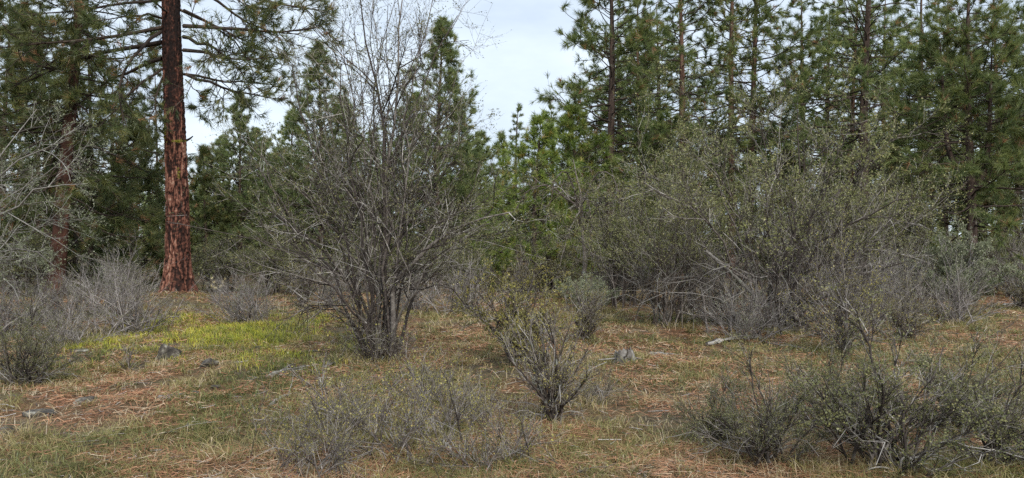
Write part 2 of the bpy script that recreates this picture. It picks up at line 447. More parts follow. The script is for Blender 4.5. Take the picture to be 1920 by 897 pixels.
def pine(label, px, d, H, r0, crown0, Lmax, seed, nl=100, mat='needle', bark='bark_dark', lean=(0, 0), form='tall', n1=7, n2=6, nn=17,
         ln=0.25, width=0.017, bare=0.0, name='pine_tree', group='pines', elev=(-8, 38), loc=None, traced=None, dead=0.04, fork=None, limb_parts=True, dens=1.0, path=None, sub=0.42, hang=0.06, split=False):
    rng = np.random.default_rng(seed)
    x, y = loc if loc else atd(px, d)
    T = thing(name, label, 'tree', x, y, group)
    P0, R0 = trunk_mesh(H, r0, rng, lean, path=path)
    tr = ob('trunk', [rough_tube(P0, R0, 12, rng)], MAT[bark], T, smooth=True)
    axes = [(P0, R0, 1.0)]
    if fork:
        for fz, az, fh in fork:
            b, tan, r = at_t(P0, R0, np.array([0]), np.array([fz]))
            q = b[0]
            pts = [q, q + np.array([math.cos(az) * 0.35, math.sin(az) * 0.35, 0.25]), q + np.array([math.cos(az) * 0.55, math.sin(az) * 0.55, 0.9]), q + np.array([math.cos(az) * 0.7, math.sin(az) * 0.7, fh])]
            Pf = spline(pts, 14)[None]; Rf = (r[0] * 0.8 * np.linspace(1, 0.12, 14))[None]
            ob('trunk', [rough_tube(Pf, Rf, 8, rng)], MAT[bark], T, smooth=True)
            axes.append((Pf, Rf, 0.55))
    LP, LR, LB = [], [], []
    KL = 8
    for Pa, Ra, share in axes:
        zs = Pa[0][:, 2]
        c0 = crown0 if share == 1.0 else zs[2]
        top = zs[-1]
        n = int(nl * share)
        u = (np.arange(n) + rng.random(n) * 0.9) / n
        zl = c0 + (top - c0) * u ** 0.92
        cx_ = np.interp(zl, zs, Pa[0][:, 0]); cy_ = np.interp(zl, zs, Pa[0][:, 1]); rr = np.interp(zl, zs, Ra[0])
        az = np.arange(n) * 2.39996 + rng.random(n) * 0.9 + rng.random() * 6
        if form == 'cone':
            prof = (1 - u) ** 0.85 * 1.0 + 0.05
        else:
            prof = np.clip((1 - u) ** 0.55 * np.minimum(1, 0.72 + u * 1.3), 0.08, 1)
        if form != 'cone' and d:
            drop = (zl > EYE + 445.0 / FPX * d + 1.0) & (rng.random(n) < 0.5)      # thinner where the crown has left the view
        else:
            drop = np.zeros(n, bool)
        Ll = Lmax * prof * rng.uniform(0.6, 1.12, n) * (1.0 if share == 1.0 else 0.75)
        el = np.radians(elev[0] + (elev[1] - elev[0]) * u + rng.normal(size=n) * 9)
        dd = np.stack([np.cos(az) * np.cos(el), np.sin(az) * np.cos(el), np.sin(el)], 1)
        pts = [np.stack([cx_, cy_, zl], 1) + dd * rr[:, None] * 0.5]
        for k in range(KL - 1):
            dd = nrm(dd + rng.normal(size=(n, 3)) * 0.12 + np.array([0, 0, 0.035 * (k - 2)]))
            pts.append(pts[-1] + dd * (Ll / (KL - 1))[:, None])
        kp = ~drop
        LP.append(np.stack(pts, 1)[kp])
        LR.append(((np.clip(Ll * 0.0125, 0.007, 0.05))[:, None] * np.linspace(1, 0.25, KL)[None])[kp])
        LB.append((rng.random(n) < bare * np.clip(1.6 - u * 3.2, 0, 1))[kp])
    if traced:
        for pts in traced:
            q = spline(pts, KL)[None]
            q[0, 1:] += np.cumsum(rng.normal(size=(KL - 1, 3)) * 0.035, axis=0)
            L_ = np.linalg.norm(np.diff(q[0], axis=0), axis=1).sum()
            LP.append(q); LR.append(np.clip(L_ * 0.0145, 0.012, 0.06) * np.linspace(1, 0.22, KL)[None]); LB.append(np.array([False]))
    P1, R1, B1 = np.concatenate(LP), np.concatenate(LR), np.concatenate(LB)
    Ll = np.linalg.norm(np.diff(P1, axis=1), axis=2).sum(1)
    limbs = []
    if limb_parts:
        for i in range(len(P1)):
            limbs.append(ob('limb', [tube_part(P1[i:i + 1], R1[i:i + 1], rng, 5, 0.2, 0.7)], MAT['limb'], T, smooth=True))
        wood = []
    else:
        wood = [tube_part(P1, R1, rng, 4, 0.2, 0.7)]
    cnt = np.maximum(2, (n1 * np.clip(Ll / Lmax, 0.35, 1.3)).astype(int))
    P2, R2, i2, t2, l2 = grow(P1, R1, cnt, 0.30, 1.0, lambda t, i: np.clip(sub * Ll[i] * (1.15 - 0.75 * t), 0.12, 1.3), 0.85, 4, rng, up=hang, wob=0.2, rad=0.012, tip=0.45, step_up=0.04 - hang * 0.6, flat=0.55)
    P3, R3, i3, t3, l3 = grow(P2, R2, n2, 0.55, 1.0, lambda t, i: np.clip(0.42 * l2[i] * (1.1 - 0.5 * t), 0.10, 0.34), 0.8, 2, rng, up=0.2, wob=0.1, rad=0.006, tip=0.6, flat=0.8)
    wood += [tube_part(P2, R2, rng, 3, 0.1, 0.7), tube_part(P3, R3, rng, 3, 0.1, 0.8)]
    if split:
        for i in range(len(P1)):
            m2, m3 = i2 == i, i2[i3] == i
            ob('twigs', [tube_part(P2[m2], R2[m2], rng, 3, 0.1, 0.7), tube_part(P3[m3], R3[m3], rng, 3, 0.1, 0.8)], MAT['limb'], limbs[i], kind='stuff')
    else:
        ob('twigs', wood, MAT['limb'], T, kind='stuff')
    bare2 = B1[i2]; bare3 = bare2[i3]
    k1 = ~B1; k2 = ~bare2; k3 = (~bare3) & (rng.random(len(bare3)) < dens)
    B = [P1[k1][:, -1], P2[k2][:, -1], P3[k3][:, -1]]
    D = [P1[k1][:, -1] - P1[k1][:, -2], P2[k2][:, -1] - P2[k2][:, -2], P3[k3][:, -1] - P3[k3][:, -2]]
    if dens > 0.8:
        B.append(P2[k2][:, 2]); D.append(P2[k2][:, 2] - P2[k2][:, 1] + np.array([0, 0, 0.03]))
    own = [np.nonzero(k1)[0], i2[k2], i2[i3][k3]] + ([i2[k2]] if dens > 0.8 else [])
    B = np.concatenate(B); D = np.concatenate(D); own = np.concatenate(own)
    if split:
        for i in range(len(P1)):
            if (own == i).any():
                ob('needles', [tufts(B[own == i], D[own == i], nn, ln, rng, width, dead=dead)], MAT[mat], limbs[i], kind='stuff')
        return T
    ob('crown', [tufts(B, D, nn, ln, rng, width, dead=dead)], MAT[mat], T, kind='stuff')
    return T

# the big red ponderosa on the left: bark plates as real relief
def big_pine():
    rng = np.random.default_rng(11)
    bx, by = at(331, 568)
    d0 = by
    base_z = float(gz(bx, by))
    def L(px, py, dd=0.0):
        d = d0 + dd
        return ((px - CX) / FPX * d - bx, dd, EYE - (py - HY) / FPX * d - base_z)
    path = [L(331, 580), L(331, 566), L(333, 480), L(333, 380), L(329, 260), L(325, 150), L(322, 40), L(320, -120), L(322, -400), L(325, -760)]
    H = path[-1][2]
    tr = [[L(345, 50), L(400, 52, -.3), L(460, 65, -.5), L(520, 68, -.8), L(608, 55, -1.1)],
          [L(340, -35), L(400, 0, .4), L(450, 32, .7), L(500, 58, 1.0), L(570, 62, 1.4)],
          [L(350, 140), L(400, 160, -.3), L(460, 174, -.5), L(520, 192, -.7), L(542, 182, -.8)],
          [L(345, 95), L(395, 108, -.8), L(440, 112, -1.5), L(515, 108, -2.0)],
          [L(305, 52), L(250, 62, -.3), L(190, 70, -.5), L(120, 95, -.8), L(60, 95, -1.0), L(0, 105, -1.2)],
          [L(305, 130), L(262, 160, -.5), L(232, 182, -.9), L(216, 215, -1.1), L(190, 245, -1.3)],
          [L(305, 80), L(245, 85, .4), L(190, 100, .7), L(100, 140, 1.1), L(20, 170, 1.4)],
          [L(305, 35), L(280, 20, -.6), L(252, 40, -1.0), L(222, 30, -1.5), L(180, 40, -1.8)],
          [L(345, -45), L(450, -20, -.4), L(560, 10, -.7), L(622, 4, -.9)],
          [L(308, 142), L(292, 168, -.5), L(282, 210, -.8), L(272, 255, -.9)],
          [L(348, 150), L(372, 178, .3), L(380, 215, .4)],
          [L(305, 60), L(270, 90, -1.0), L(240, 130, -1.5), L(225, 190, -1.7), L(250, 230, -1.8)],
          [L(305, 0), L(220, 5, -.3), L(120, 20, -.6), L(40, 30, -.8)],
          [L(345, 20), L(410, 60, .8), L(450, 110, 1.3), L(470, 150, 1.5)],
          [L(345, 70), L(400, 85, -1.2), L(450, 130, -1.9), L(470, 160, -2.1)],
          [L(305, -30), L(220, -40, .6), L(130, -10, .8), L(60, 20, 1.0)],
          [L(345, 140), L(420, 150, .9), L(490, 160, 1.2), L(530, 150, 1.4)],
          [L(305, 110), L(240, 130, .8), L(170, 170, 1.2), L(120, 210, 1.3)]]
    T = pine('tall red-barked pine with thick plated trunk and dark spreading limbs', 0, 0, H, 0.30, 6.0, 4.0, 21, nl=22, mat='needle_dark', bark='bark_red',
             loc=(bx, by), path=path, traced=tr, n1=22, n2=5, nn=16, ln=0.22, width=0.013, dens=0.85, hang=-0.22, split=True, elev=(-14, 34), dead=0.03, name='ponderosa_pine')
    # replace the plain trunk by one with furrowed plates
    for c in list(T.children):
        if c.name.startswith('trunk'):
            bpy.data.objects.remove(c)
    K, S = 430, 112
    P = spline(path, 400)
    zz = np.concatenate([np.linspace(P[0, 2], 8.2, K - 40), np.linspace(8.3, P[-1, 2], 40)])
    c = np.stack([np.interp(zz, P[:, 2], P[:, i]) for i in range(3)], 1)
    zc = np.maximum(zz, 0)
    rad = 0.272 * np.clip(1 - zz / (H * 1.05), 0.05, 1) ** 0.62
    a = np.arange(S) / S * 2 * np.pi
    A, ZZ = np.meshgrid(a, zz)
    fl = 0.15 * np.exp(-np.maximum(ZZ, 0) / 0.36) * (1 + 0.55 * np.sin(A * 5 + 0.7) + 0.3 * np.sin(A * 3))
    nu = 23
    us = A / (2 * np.pi) * nu + 0.55 * (fbm(np.cos(A) * 2 + 7, ZZ * 1.7 + np.sin(A) * 2, 31) - 0.5) * 2
    vs = ZZ / 0.34 + 0.6 * (fbm(A * 3, ZZ * 5, 33) - 0.5)
    f1 = np.full(A.shape, 9.0); f2 = np.full(A.shape, 9.0); cid = np.zeros(A.shape)
    iu, iv = np.floor(us), np.floor(vs)
    for du in (-1, 0, 1):
        for dv in (-1, 0, 1):
            cu, cv = iu + du, iv + dv
            h1 = hash2(np.mod(cu, nu), cv, 5); h2 = hash2(np.mod(cu, nu), cv, 6); h3 = hash2(np.mod(cu, nu), cv, 7)
            dist = np.sqrt((us - cu - h1) ** 2 * 1.25 + ((vs - cv - h2) * 0.72) ** 2)
            n_ = dist < f1
            f2 = np.where(n_, f1, np.minimum(f2, dist)); cid = np.where(n_, h3, cid); f1 = np.minimum(f1, dist)
    e = np.clip((f2 - f1) / 0.24, 0, 1); e = e * e * (3 - 2 * e)
    flake = fbm(A * 9, ZZ * 32, 41, 3)
    depth = -0.034 * (1 - e) + 0.012 * (cid - 0.5) + 0.03 * (flake - 0.5)
    r = rad[:, None] + fl + depth * np.clip(rad[:, None] / 0.24, 0.2, 1)
    V = c[:, None] + np.stack([np.cos(A) * r, np.sin(A) * r, np.zeros_like(A)], -1)
    char = np.clip((fbm(np.cos(A) * 1.3 + 3, ZZ * 0.55 + np.sin(A) * 1.3, 51) - 0.47) * 4, 0, 1)     # dark, less flaked bark high up and in streaks
    hi = np.clip((ZZ - 3.2 + 1.2 * (fbm(A * 2, ZZ * 1.5, 57) - 0.5)) / 1.6, 0, 1)
    tint = np.clip(0.10 + 0.60 * e * (0.55 + 0.6 * cid) + 0.75 * (flake - 0.5) - (0.26 * char + 0.34 * hi) * e + 0.10 * (cid > 0.86) * e, 0, 1)
    I = np.arange(K * S).reshape(K, S); J = np.roll(I, -1, 1)
    F = np.stack([I[:-1], J[:-1], J[1:], I[1:]], -1).reshape(-1, 4)
    trunk = ob('trunk', [(V.reshape(-1, 3), F, tint.ravel())], MAT['bark_red'], T)
    # wolf lichen on stubs and bark
    def clump(p, n, s, stretch=(1, 1, 1)):
        b = np.asarray(p)[None] + rng.normal(size=(n, 3)) * s * np.array(stretch)
        o = ob('lichen', [tufts(b, rng.normal(size=(n, 3)) + np.array([0, -.5, -.2]), 10, 0.05, rng, 0.006, 1.0, 0.3, 0)], MAT['lichen'], T, kind='stuff')
    clump(L(309, 242, -.2), 26, 0.03, (0.7, 0.7, 3.2)); clump(L(309, 255, -.22), 14, 0.03, (0.7, 0.7, 2.4))
    clump(L(336, 265, -.30), 34, 0.02, (4.2, 0.5, 0.7)); clump(L(335, 325, -.30), 16, 0.02, (1.0, 0.6, 3.0))
    for (p, q, dz) in (((305, 250), (296, 238), -.4), ((355, 262), (362, 256), -.3)):
        ob('broken_stub', [tube_part(spline([L(p[0] + 6 if p[0] < 330 else p[0] - 6, p[1] + 2, -.1), L(*p, -.2), L(*q, dz)], 5)[None], np.array([[.03, .026, .022, .018, .012]]), rng, 6, .3, .6)], MAT['limb'], T)
    return T
big_pine()

# second red trunk on the far left, leaning right
x2, y2 = at(103, 556)
pine('red-barked pine leaning right at far left behind grey brush', 0, 21, 11.5, 0.215, 1.9, 3.0, 31, nl=130, mat='needle_dark', bark='bark_red_dark', loc=(x2, y2),
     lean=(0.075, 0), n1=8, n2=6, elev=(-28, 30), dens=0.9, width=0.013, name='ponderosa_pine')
YC = 'young cone-shaped pines'
RS = 'pines of the right-hand stand'
thin = pine('thin dark-stemmed pine between the two red trunks', 170, 25.5, 8.6, 0.10, 1.0, 2.0, 32, nl=90, mat='needle_dark', elev=(-25, 30), bare=0.35, dens=0.85, limb_parts=False)
low = pine('dense low dark green young pine just left of the big red trunk', 250, 25, 5.2, 0.09, 0.3, 1.8, 33, nl=110, mat='needle_dark', form='cone', n1=7, n2=4, elev=(-12, 45), limb_parts=False)
copy_thing(thin, 'half-bare slim pine seen just left of the big red trunk', *atd(294, 40), 2.0, 0.9, 1.25)
copy_thing(thin, 'bushy pine at the left edge behind the pale twigs', *atd(12, 23.5), 4.0, 1.25, 1.0)
copy_thing(thin, 'dim pine behind the left leaning trunk', *atd(70, 31), 1.0, 1.2, 1.2)
copy_thing(low, 'low dark young pine behind the foot of the left leaning trunk', *atd(140, 29), 2.5, 1.1)
copy_thing(low, 'low dark young pine showing just right of the big red trunk', *atd(385, 33), 1.3, 1.0)
# young conical pines in the middle
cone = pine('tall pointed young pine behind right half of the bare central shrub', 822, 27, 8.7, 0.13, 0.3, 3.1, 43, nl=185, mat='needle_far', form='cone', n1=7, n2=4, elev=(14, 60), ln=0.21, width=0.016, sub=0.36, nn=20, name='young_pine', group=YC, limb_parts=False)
copy_thing(cone, 'narrow pointed young pine right of the big red trunk', *atd(452, 34), 2.0, 0.82, 0.86)
copy_thing(cone, 'pointed young pine behind left half of the bare central shrub', *atd(598, 29), 4.1, 0.97, 0.97)
copy_thing(cone, 'stout young pine low behind the bare central shrub', *atd(690, 36), 1.1, 0.9, 0.7)
copy_thing(cone, 'young pine low behind the shaded brush, left of the central shrub', *atd(520, 38), 3.1, 0.9, 0.62)
copy_thing(cone, 'dim young pine right behind the tall pointed one', *atd(880, 36), 5.1, 0.8, 0.55)
# right-hand stand
pine('broad bushy pine at left end of the right-hand stand, against the sky', 1142, 27, 12.0, 0.19, 1.8, 3.2, 51, nl=150, n1=8, n2=5, elev=(-8, 36), group=RS)
bright = pine('low bright yellow-green young pine at the edge of the open sky', 1005, 22.5, 4.9, 0.09, 0.3, 2.4, 52, nl=110, mat='needle_young', form='cone', n1=7, n2=4, elev=(0, 45), ln=0.19, width=0.015, name='young_pine', limb_parts=False)
straight = pine('straight brown-barked pine with short sparse limbs behind the leafy shrub', 1276, 28, 13, 0.17, 2.6, 3.1, 53, nl=125, bark='bark_brown', bare=0.25, dens=0.85, group=RS)
copy_thing(straight, 'left one of the close pair of slim dark pine trunks', *atd(1371, 30), 2.2, 0.95, 1.1)
copy_thing(straight, 'right one of the close pair of slim dark pine trunks', *atd(1404, 31), 4.4, 1.0, 1.15)
copy_thing(straight, 'dim pine in the gap between broad bushy pine and brown pine', *atd(1200, 35), 1.2, 0.95)
copy_thing(straight, 'slim brownish pine close behind the dark straight trunk', *atd(1592, 34), 3.3, 0.9, 1.0)
dark = pine('dark straight pine with long thin bare lower limbs, right of centre stand', 1620, 26.5, 12.5, 0.21, 2.2, 3.5, 56, nl=125, n1=8, n2=5, bare=0.6, dens=0.85, group=RS, elev=(-6, 32))
copy_thing(dark, 'shaded pine behind the right end of the stand, half hidden', *atd(1725, 31), 2.0, 0.95)
copy_thing(dark, 'bushy pine filling the gap right of the close trunk pair', *atd(1500, 33), 4.0, 0.92)
copy_thing(dark, 'pine cut by the right edge of the view', *atd(1965, 24), 1.0, 0.8)
pine('fork-trunked leafy green pine near the right edge', 1822, 20.5, 8.6, 0.15, 0.8, 2.9, 58, nl=90, n1=8, n2=5, width=0.013, bare=0.2, elev=(-12, 36), fork=[(0.42, 0.3, 4.2), (0.46, 2.6, 3.6)], group=RS)
for px, d, rz, sc, lab in [(1690, 21, 1.0, .72, 'small dark young pine low behind the right-hand shrubs'), (1480, 30, 2.0, .95, 'low young pine seen between the stems behind the biggest leafy shrub'),
                           (1230, 30, 3.0, .95, 'low young pine behind the vase-shaped shrub'), (1345, 34, 4.0, 1.1, 'young pine below the close pair of trunks'),
                           (1580, 36, 5.0, 1.1, 'low young pine at the foot of the slim brownish pine'), (1770, 29, .5, 1.15, 'young pine low left of the fork-trunked pine'),
                           (1900, 28, 1.5, 1.2, 'young pine low right of the fork-trunked pine'), (1100, 33, 2.6, 1.0, 'low young pine at the foot of the broad bushy pine')]:
    copy_thing(low, lab, *atd(px, d), rz, sc)
for px, d, rz, sc, src_, lab in [(1160, 41, 2.9, 1.05, dark, 'back-row pine seen just right of the broad bushy pine trunk'),
                                 (1240, 38, 5.0, 1.0, dark, 'back-row pine just left of the straight brown-barked pine'),
                                 (1545, 40, 1.9, 1.05, dark, 'back-row pine left of the slim brownish pine'),
                                 (1665, 37, 2.4, 1.0, straight, 'back-row pine just right of the dark straight trunk'), (1770, 36, 5.5, 1.0, dark, 'back-row pine just left of the fork-trunked pine'),
                                 (1880, 35, 0.9, 1.0, straight, 'back-row pine right of the fork-trunked pine'), (90, 38, 4.1, 1.0, dark, 'back-row pine behind the left leaning trunk'),
                                 (215, 42, 2.2, 0.8, dark, 'back-row pine between the two red trunks')]:
    copy_thing(src_, lab, *atd(px, d), rz, sc, group='back-row pines')
for px, d, rz, sc, sz, lab in [(548, 35, 0.4, 0.95, 0.80, 'grey-green young pine left of the central pointed pair'), (645, 33, 2.4, 0.9, 0.82, 'grey-green young pine right behind the left pointed one'),
                               (768, 33, 1.4, 0.9, 0.85, 'grey-green young pine left behind the right pointed one'), (868, 31, 3.4, 0.9, 0.75, 'grey-green young pine on the right flank of the right pointed one'),
                               (420, 41, 5.4, 0.9, 0.75, 'grey-green young pine on the left flank of the narrow pointed one'), (488, 40, 4.6, 0.9, 0.78, 'grey-green young pine on the right flank of the narrow pointed one')]:
    copy_thing(cone, lab, *atd(px, d), rz, sc, sz)
copy_thing(bright, 'yellow-green young pine tucked behind the dead tangled tree', *atd(1078, 25), 2.0, 1.15)

# distant conifers with tips that show against the sky
src = None
tips = [(372, 352, 62, 'tiny distant pine tip just right of the big red trunk'),
        (906, 274, 58, 'short distant pine just right of the tall pointed young pine'),
        (935, 252, 55, 'slim distant pine in the sky gap, left of the tallest spire'),
        (969, 196, 46, 'tallest slim distant spire in the sky gap'),
        (1003, 262, 52, 'distant pine right of the tallest slim spire in the sky gap'),
        (1030, 190, 44, 'feathery distant pine touching the broad bushy pine from the left'),
        (500, 330, 50, 'dim distant pine low between two pointed young pines'),
        (700, 300, 52, 'distant pine glimpsed through the bare central shrub'),
        (415, 300, 52, 'distant pine left of the narrow pointed young pine')]
for i, (px, py, d, lab) in enumerate(tips):
    h = EYE + (HY - py) / FPX * d
    x, y = atd(px, d)
    if src is None or i == 3:
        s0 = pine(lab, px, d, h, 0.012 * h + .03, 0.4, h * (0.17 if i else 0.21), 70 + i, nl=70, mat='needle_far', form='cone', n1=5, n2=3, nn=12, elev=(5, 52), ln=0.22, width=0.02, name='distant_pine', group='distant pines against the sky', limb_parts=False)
        if src is None:
            src = [(s0, h)]
        else:
            src.append((s0, h))
    else:
        s, h0 = src[-1]
        copy_thing(s, lab, x, y, i * 1.7, h / h0)

def far_forest():
    rng = np.random.default_rng(5)
    wood, green = [], []
    n = 0
    for px in np.arange(-260, 2250, 24):
        for row in range(2):
            d = rng.uniform(48, 62) + row * 22
            if 860 < px < 1010 and rng.random() < 0.3:
                continue
            top = rng.uniform(330, 375) if px < 1040 else rng.uniform(210, 320)
            h = EYE + (HY - top) / FPX * d
            x, y = atd(px + rng.uniform(-20, 20), d)
            z0 = float(gz(x, y))
            P = np.array([[[x, y, z0 - .1], [x, y, z0 + h * .5], [x, y, z0 + h]]]); R = np.array([[.16, .09, .02]])
            wood.append(tube_part(P, R, rng, 5, .2, .6))
            nb = 70
            u = rng.random(nb) ** 0.8
            az = rng.random(nb) * 6.283
            L_ = h * 0.2 * (1 - u) * rng.uniform(0.3, 1.1, nb) + .1
            b = np.stack([x + np.cos(az) * L_, y + np.sin(az) * L_, z0 + .3 + u * (h - .2)], 1)
            D = np.stack([np.cos(az), np.sin(az), np.full(nb, .5)], 1)
            green.append(tufts(b, D, 8, 0.6, rng, 0.075, 0.8, .9, 0.02))
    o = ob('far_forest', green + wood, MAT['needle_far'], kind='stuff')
    o["label"] = 'far dark line of conifer forest closing the view'; o["category"] = 'forest'
far_forest()

# ------------------------------------------------------------------ shrubs
def shrub(label, x, y, h, w, nst, seed, wood='wood', leaf='leaf', n=(7, 6, 5), nleaf=4, lsize=0.012, traced=None, group=None, name='shrub', rstem=0.022,
          wob=0.22, cat='shrub', tilt=(0.0, 1.0), up=0.08, br=0.30, crook=0.06, tw=0.0016, lower=0.2, stem_parts=True, base=0.08, seeds=0, vase=1.15, leaf_from=0.0, ang=0.75, rag=0.4, skirt=0):
    rng = np.random.default_rng(seed)
    T = thing(name, label, cat, x, y, group)
    K = 9
    P0 = []; R0 = []
    az = rng.random(nst) * 6.283
    rr = tilt[0] + (tilt[1] - tilt[0]) * np.sqrt(rng.random(nst))
    for i in range(nst):
        reach = w * 0.5 * rr[i] * rng.uniform(0.6, 1.0)
        ht = h * rng.uniform(0.95 - rag, 0.95 + 0.15 * (rag > 0.45)) * (1 - 0.45 * rr[i] ** 2)
        t = np.linspace(0, 1, K)
        b = rng.normal(size=2) * base * w * 0.25
        p = np.stack([b[0] + np.cos(az[i]) * reach * t ** vase, b[1] + np.sin(az[i]) * reach * t ** vase, ht * t ** 0.9 - 0.03 * (1 - t)], 1)
        wk = np.cumsum(rng.normal(size=(K, 3)) * crook * h / 3, axis=0) * t[:, None]
        wk[:, 2] *= 0.5
        p += wk
        P0.append(p); R0.append(rstem * rng.uniform(0.55, 1.15) * np.linspace(1, 0.3, K))
    if traced:
        for pts, r in traced:
            p = spline(pts, K)
            p[1:-1] += rng.normal(size=(K - 2, 3)) * 0.012 * h
            P0.append(p); R0.append(r * np.linspace(1, 0.2, K))
    P0 = np.array(P0); R0 = np.array(R0)
    P0[:, 1:, 2] = np.maximum(P0[:, 1:, 2], 0.02)
    L0 = np.linalg.norm(np.diff(P0, axis=1), axis=2).sum(1)
    if stem_parts:
        for i in range(len(P0)):
            ob('stem', [tube_part(P0[i:i + 1], R0[i:i + 1], rng, 5, 0.15, 0.7)], MAT[wood], T, smooth=True)
        W = []
    else:
        W = [tube_part(P0, R0, rng, 4, 0.15, 0.7)]
    P1, R1, i1, t1, l1 = grow(P0, R0, n[0], lower, 1.0, lambda t, i: np.clip(br * L0[i] * (1.25 - 0.7 * t), 0.1, 1.2), ang, 5, rng, up=up, wob=wob, rad=0.011, tip=0.35, step_up=up * 0.3)
    P2, R2, i2, t2, l2 = grow(P1, R1, n[1], 0.15, 1.0, lambda t, i: np.clip(0.5 * l1[i] * (1.2 - 0.6 * t), 0.07, 0.6), ang, 3, rng, up=up, wob=wob, rad=0.005, tip=0.4, step_up=up * 0.3)
    P3, R3, i3, t3, l3 = grow(P2, R2, n[2], 0.12, 1.0, lambda t, i: np.clip(0.5 * l2[i], 0.05, 0.24), ang + 0.05, 2, rng, up=up, wob=0.05, rad=tw * 1.3, tip=0.5)
    for P in (P1, P2, P3):
        P[..., 2] = np.maximum(P[..., 2], 0.015)
    ob('branches', W + [tube_part(P1, R1, rng, 3, 0.05, 0.9), tube_part(P2, R2, rng, 3, 0.05, 0.98)], MAT[wood], T, kind='stuff')
    ob('twigs', [tube_part(P3, R3, rng, 3, 0.08, 1.0)], MAT[wood], T, kind='stuff')
    if skirt:
        aa = rng.random(skirt) * 6.283; rc = w * rng.uniform(0.2, 0.5, skirt)
        tt = np.linspace(0, 1, 6)
        Ps = np.stack([np.cos(aa)[:, None] * rc[:, None] * tt, np.sin(aa)[:, None] * rc[:, None] * tt, 0.02 + h * rng.uniform(0.08, 0.3, skirt)[:, None] * np.sin(tt * 2.4)[None]], -1)
        Ps[:, 1:] += rng.normal(size=(skirt, 5, 3)) * min(0.014 * w, 0.02); Ps[..., 2] = np.maximum(Ps[..., 2], 0.012)
        Rs = rng.uniform(0.35, 0.75, skirt)[:, None] * min(rstem, 0.013) * np.linspace(0.9, 0.3, 6)[None]
        Pk, Rk, *_ = grow(Ps, Rs, 5, 0.3, 1.0, lambda t, i: 0.35 * rc[i], 0.7, 4, rng, wob=0.25, rad=0.004)
        Pk[..., 2] = np.maximum(Pk[..., 2], 0.012)
        ob('dead_branches', [tube_part(Ps, Rs, rng, 4, 0.2, 0.9), tube_part(Pk, Rk, rng, 3, 0.2, 0.9)], MAT['dead'], T, kind='stuff')
    if nleaf:
        kz = rng.random(len(P3)) < np.clip((P3[:, 1, 2] / h - leaf_from) * 4 + 0.25, 0.0, 1.0) if leaf_from else np.ones(len(P3), bool)
        ob('leaves', [leaves(P3[kz], nleaf, lsize, rng)], MAT[leaf], T, kind='stuff')
    if seeds:
        k = rng.choice(np.nonzero(P1[:, -1, 2] > h * 0.55)[0], seeds)
        ob('seed_heads', [tufts(P1[k][:, -1], P1[k][:, -1] - P1[k][:, -2], 14, 0.06, rng, 0.012, 0.7, 0.5, 0)], MAT['seed'], T, kind='stuff')
    return T

def local(bx, by):
    z0 = float(gz(bx, by))
    def L(px, py, dd=0.0):
        d = by + dd
        return ((px - CX) / FPX * d - bx, dd, EYE - (py - HY) / FPX * d - z0)
    return L

# central tall shrub
bx, by = at(712, 676)
L = local(bx, by)
R_ = 0.034
central = [([L(722, 684), L(716, 560), L(712, 450), L(716, 350), L(724, 260), L(726, 205), L(712, 155), L(691, 95), L(680, 30), L(674, -20)], R_),
           ([L(712, 684, .1), L(718, 420, .1), L(722, 330, .1), L(728, 220, .1), L(742, 150, .1), L(753, 80, .15), L(758, -25, .2)], R_),
           ([L(738, 684, -.1), L(716, 480), L(716, 350, .1), L(745, 240, .2), L(775, 185, .3), L(800, 140, .35), L(830, 80, .4), L(858, 30, .4)], 0.026),
           ([L(698, 684, .1), L(680, 500, .3), L(640, 400, .5), L(600, 320, .6), L(560, 250, .7), L(540, 180, .7), L(548, 120, .7)], 0.026),
           ([L(740, 684), L(722, 590, -.1), L(741, 503, -.2), L(773, 471, -.3), L(816, 445, -.4), L(880, 418, -.5), L(958, 398, -.6)], 0.045),
           ([L(692, 684), L(670, 560, -.2), L(640, 500, -.3), L(590, 445, -.5), L(540, 410, -.6), L(485, 382, -.7)], 0.03),
           ([L(690, 684, -.1), L(698, 605, -.2), L(672, 572, -.3), L(634, 536, -.5), L(605, 550, -.6), L(585, 585, -.65), L(572, 618, -.7)], 0.014),
           ([L(730, 684, .2), L(740, 450, .3), L(790, 330, .5), L(832, 240, .6), L(852, 150, .6)], 0.024),
           ([L(702, 684, -.1), L(690, 480, -.4), L(665, 330, -.5), L(648, 220, -.5), L(640, 120, -.5)], 0.024),
           ([L(716, 684), L(700, 400, .3), L(690, 250, .4), L(700, 150, .4), L(735, 40, .4), L(745, -10, .4)], 0.02),
           ([L(742, 684, .2), L(760, 560, .5), L(830, 450, .8), L(880, 360, 1.0), L(900, 300, 1.0)], 0.026),
           ([L(690, 684, .2), L(640, 540, .6), L(560, 430, .9), L(500, 330, 1.0), L(470, 290, 1.0)], 0.026),
           ([L(728, 684, -.3), L(735, 600, -.6), L(790, 520, -1.0), L(850, 440, -1.2), L(900, 430, -1.3)], 0.02),
           ([L(700, 684, -.3), L(690, 600, -.6), L(620, 520, -1.0), L(540, 470, -1.2), L(470, 440, -1.3)], 0.02)]
central += [([L(735, 520, -.3), L(790, 470, -.5), L(850, 450, -.7), L(920, 440, -.8), L(985, 446, -.9)], 0.012),
            ([L(740, 500, -.2), L(800, 430, -.4), L(870, 400, -.5), L(930, 378, -.5), L(985, 340, -.5)], 0.012),
            ([L(690, 520, -.3), L(620, 440, -.5), L(560, 350, -.6), L(500, 300, -.6), L(450, 255, -.6)], 0.013),
            ([L(690, 500, -.4), L(600, 400, -.7), L(540, 330, -.9), L(520, 270, -.9)], 0.012),
            ([L(730, 480, -.4), L(800, 360, -.6), L(860, 290, -.7), L(905, 225, -.7)], 0.012)]
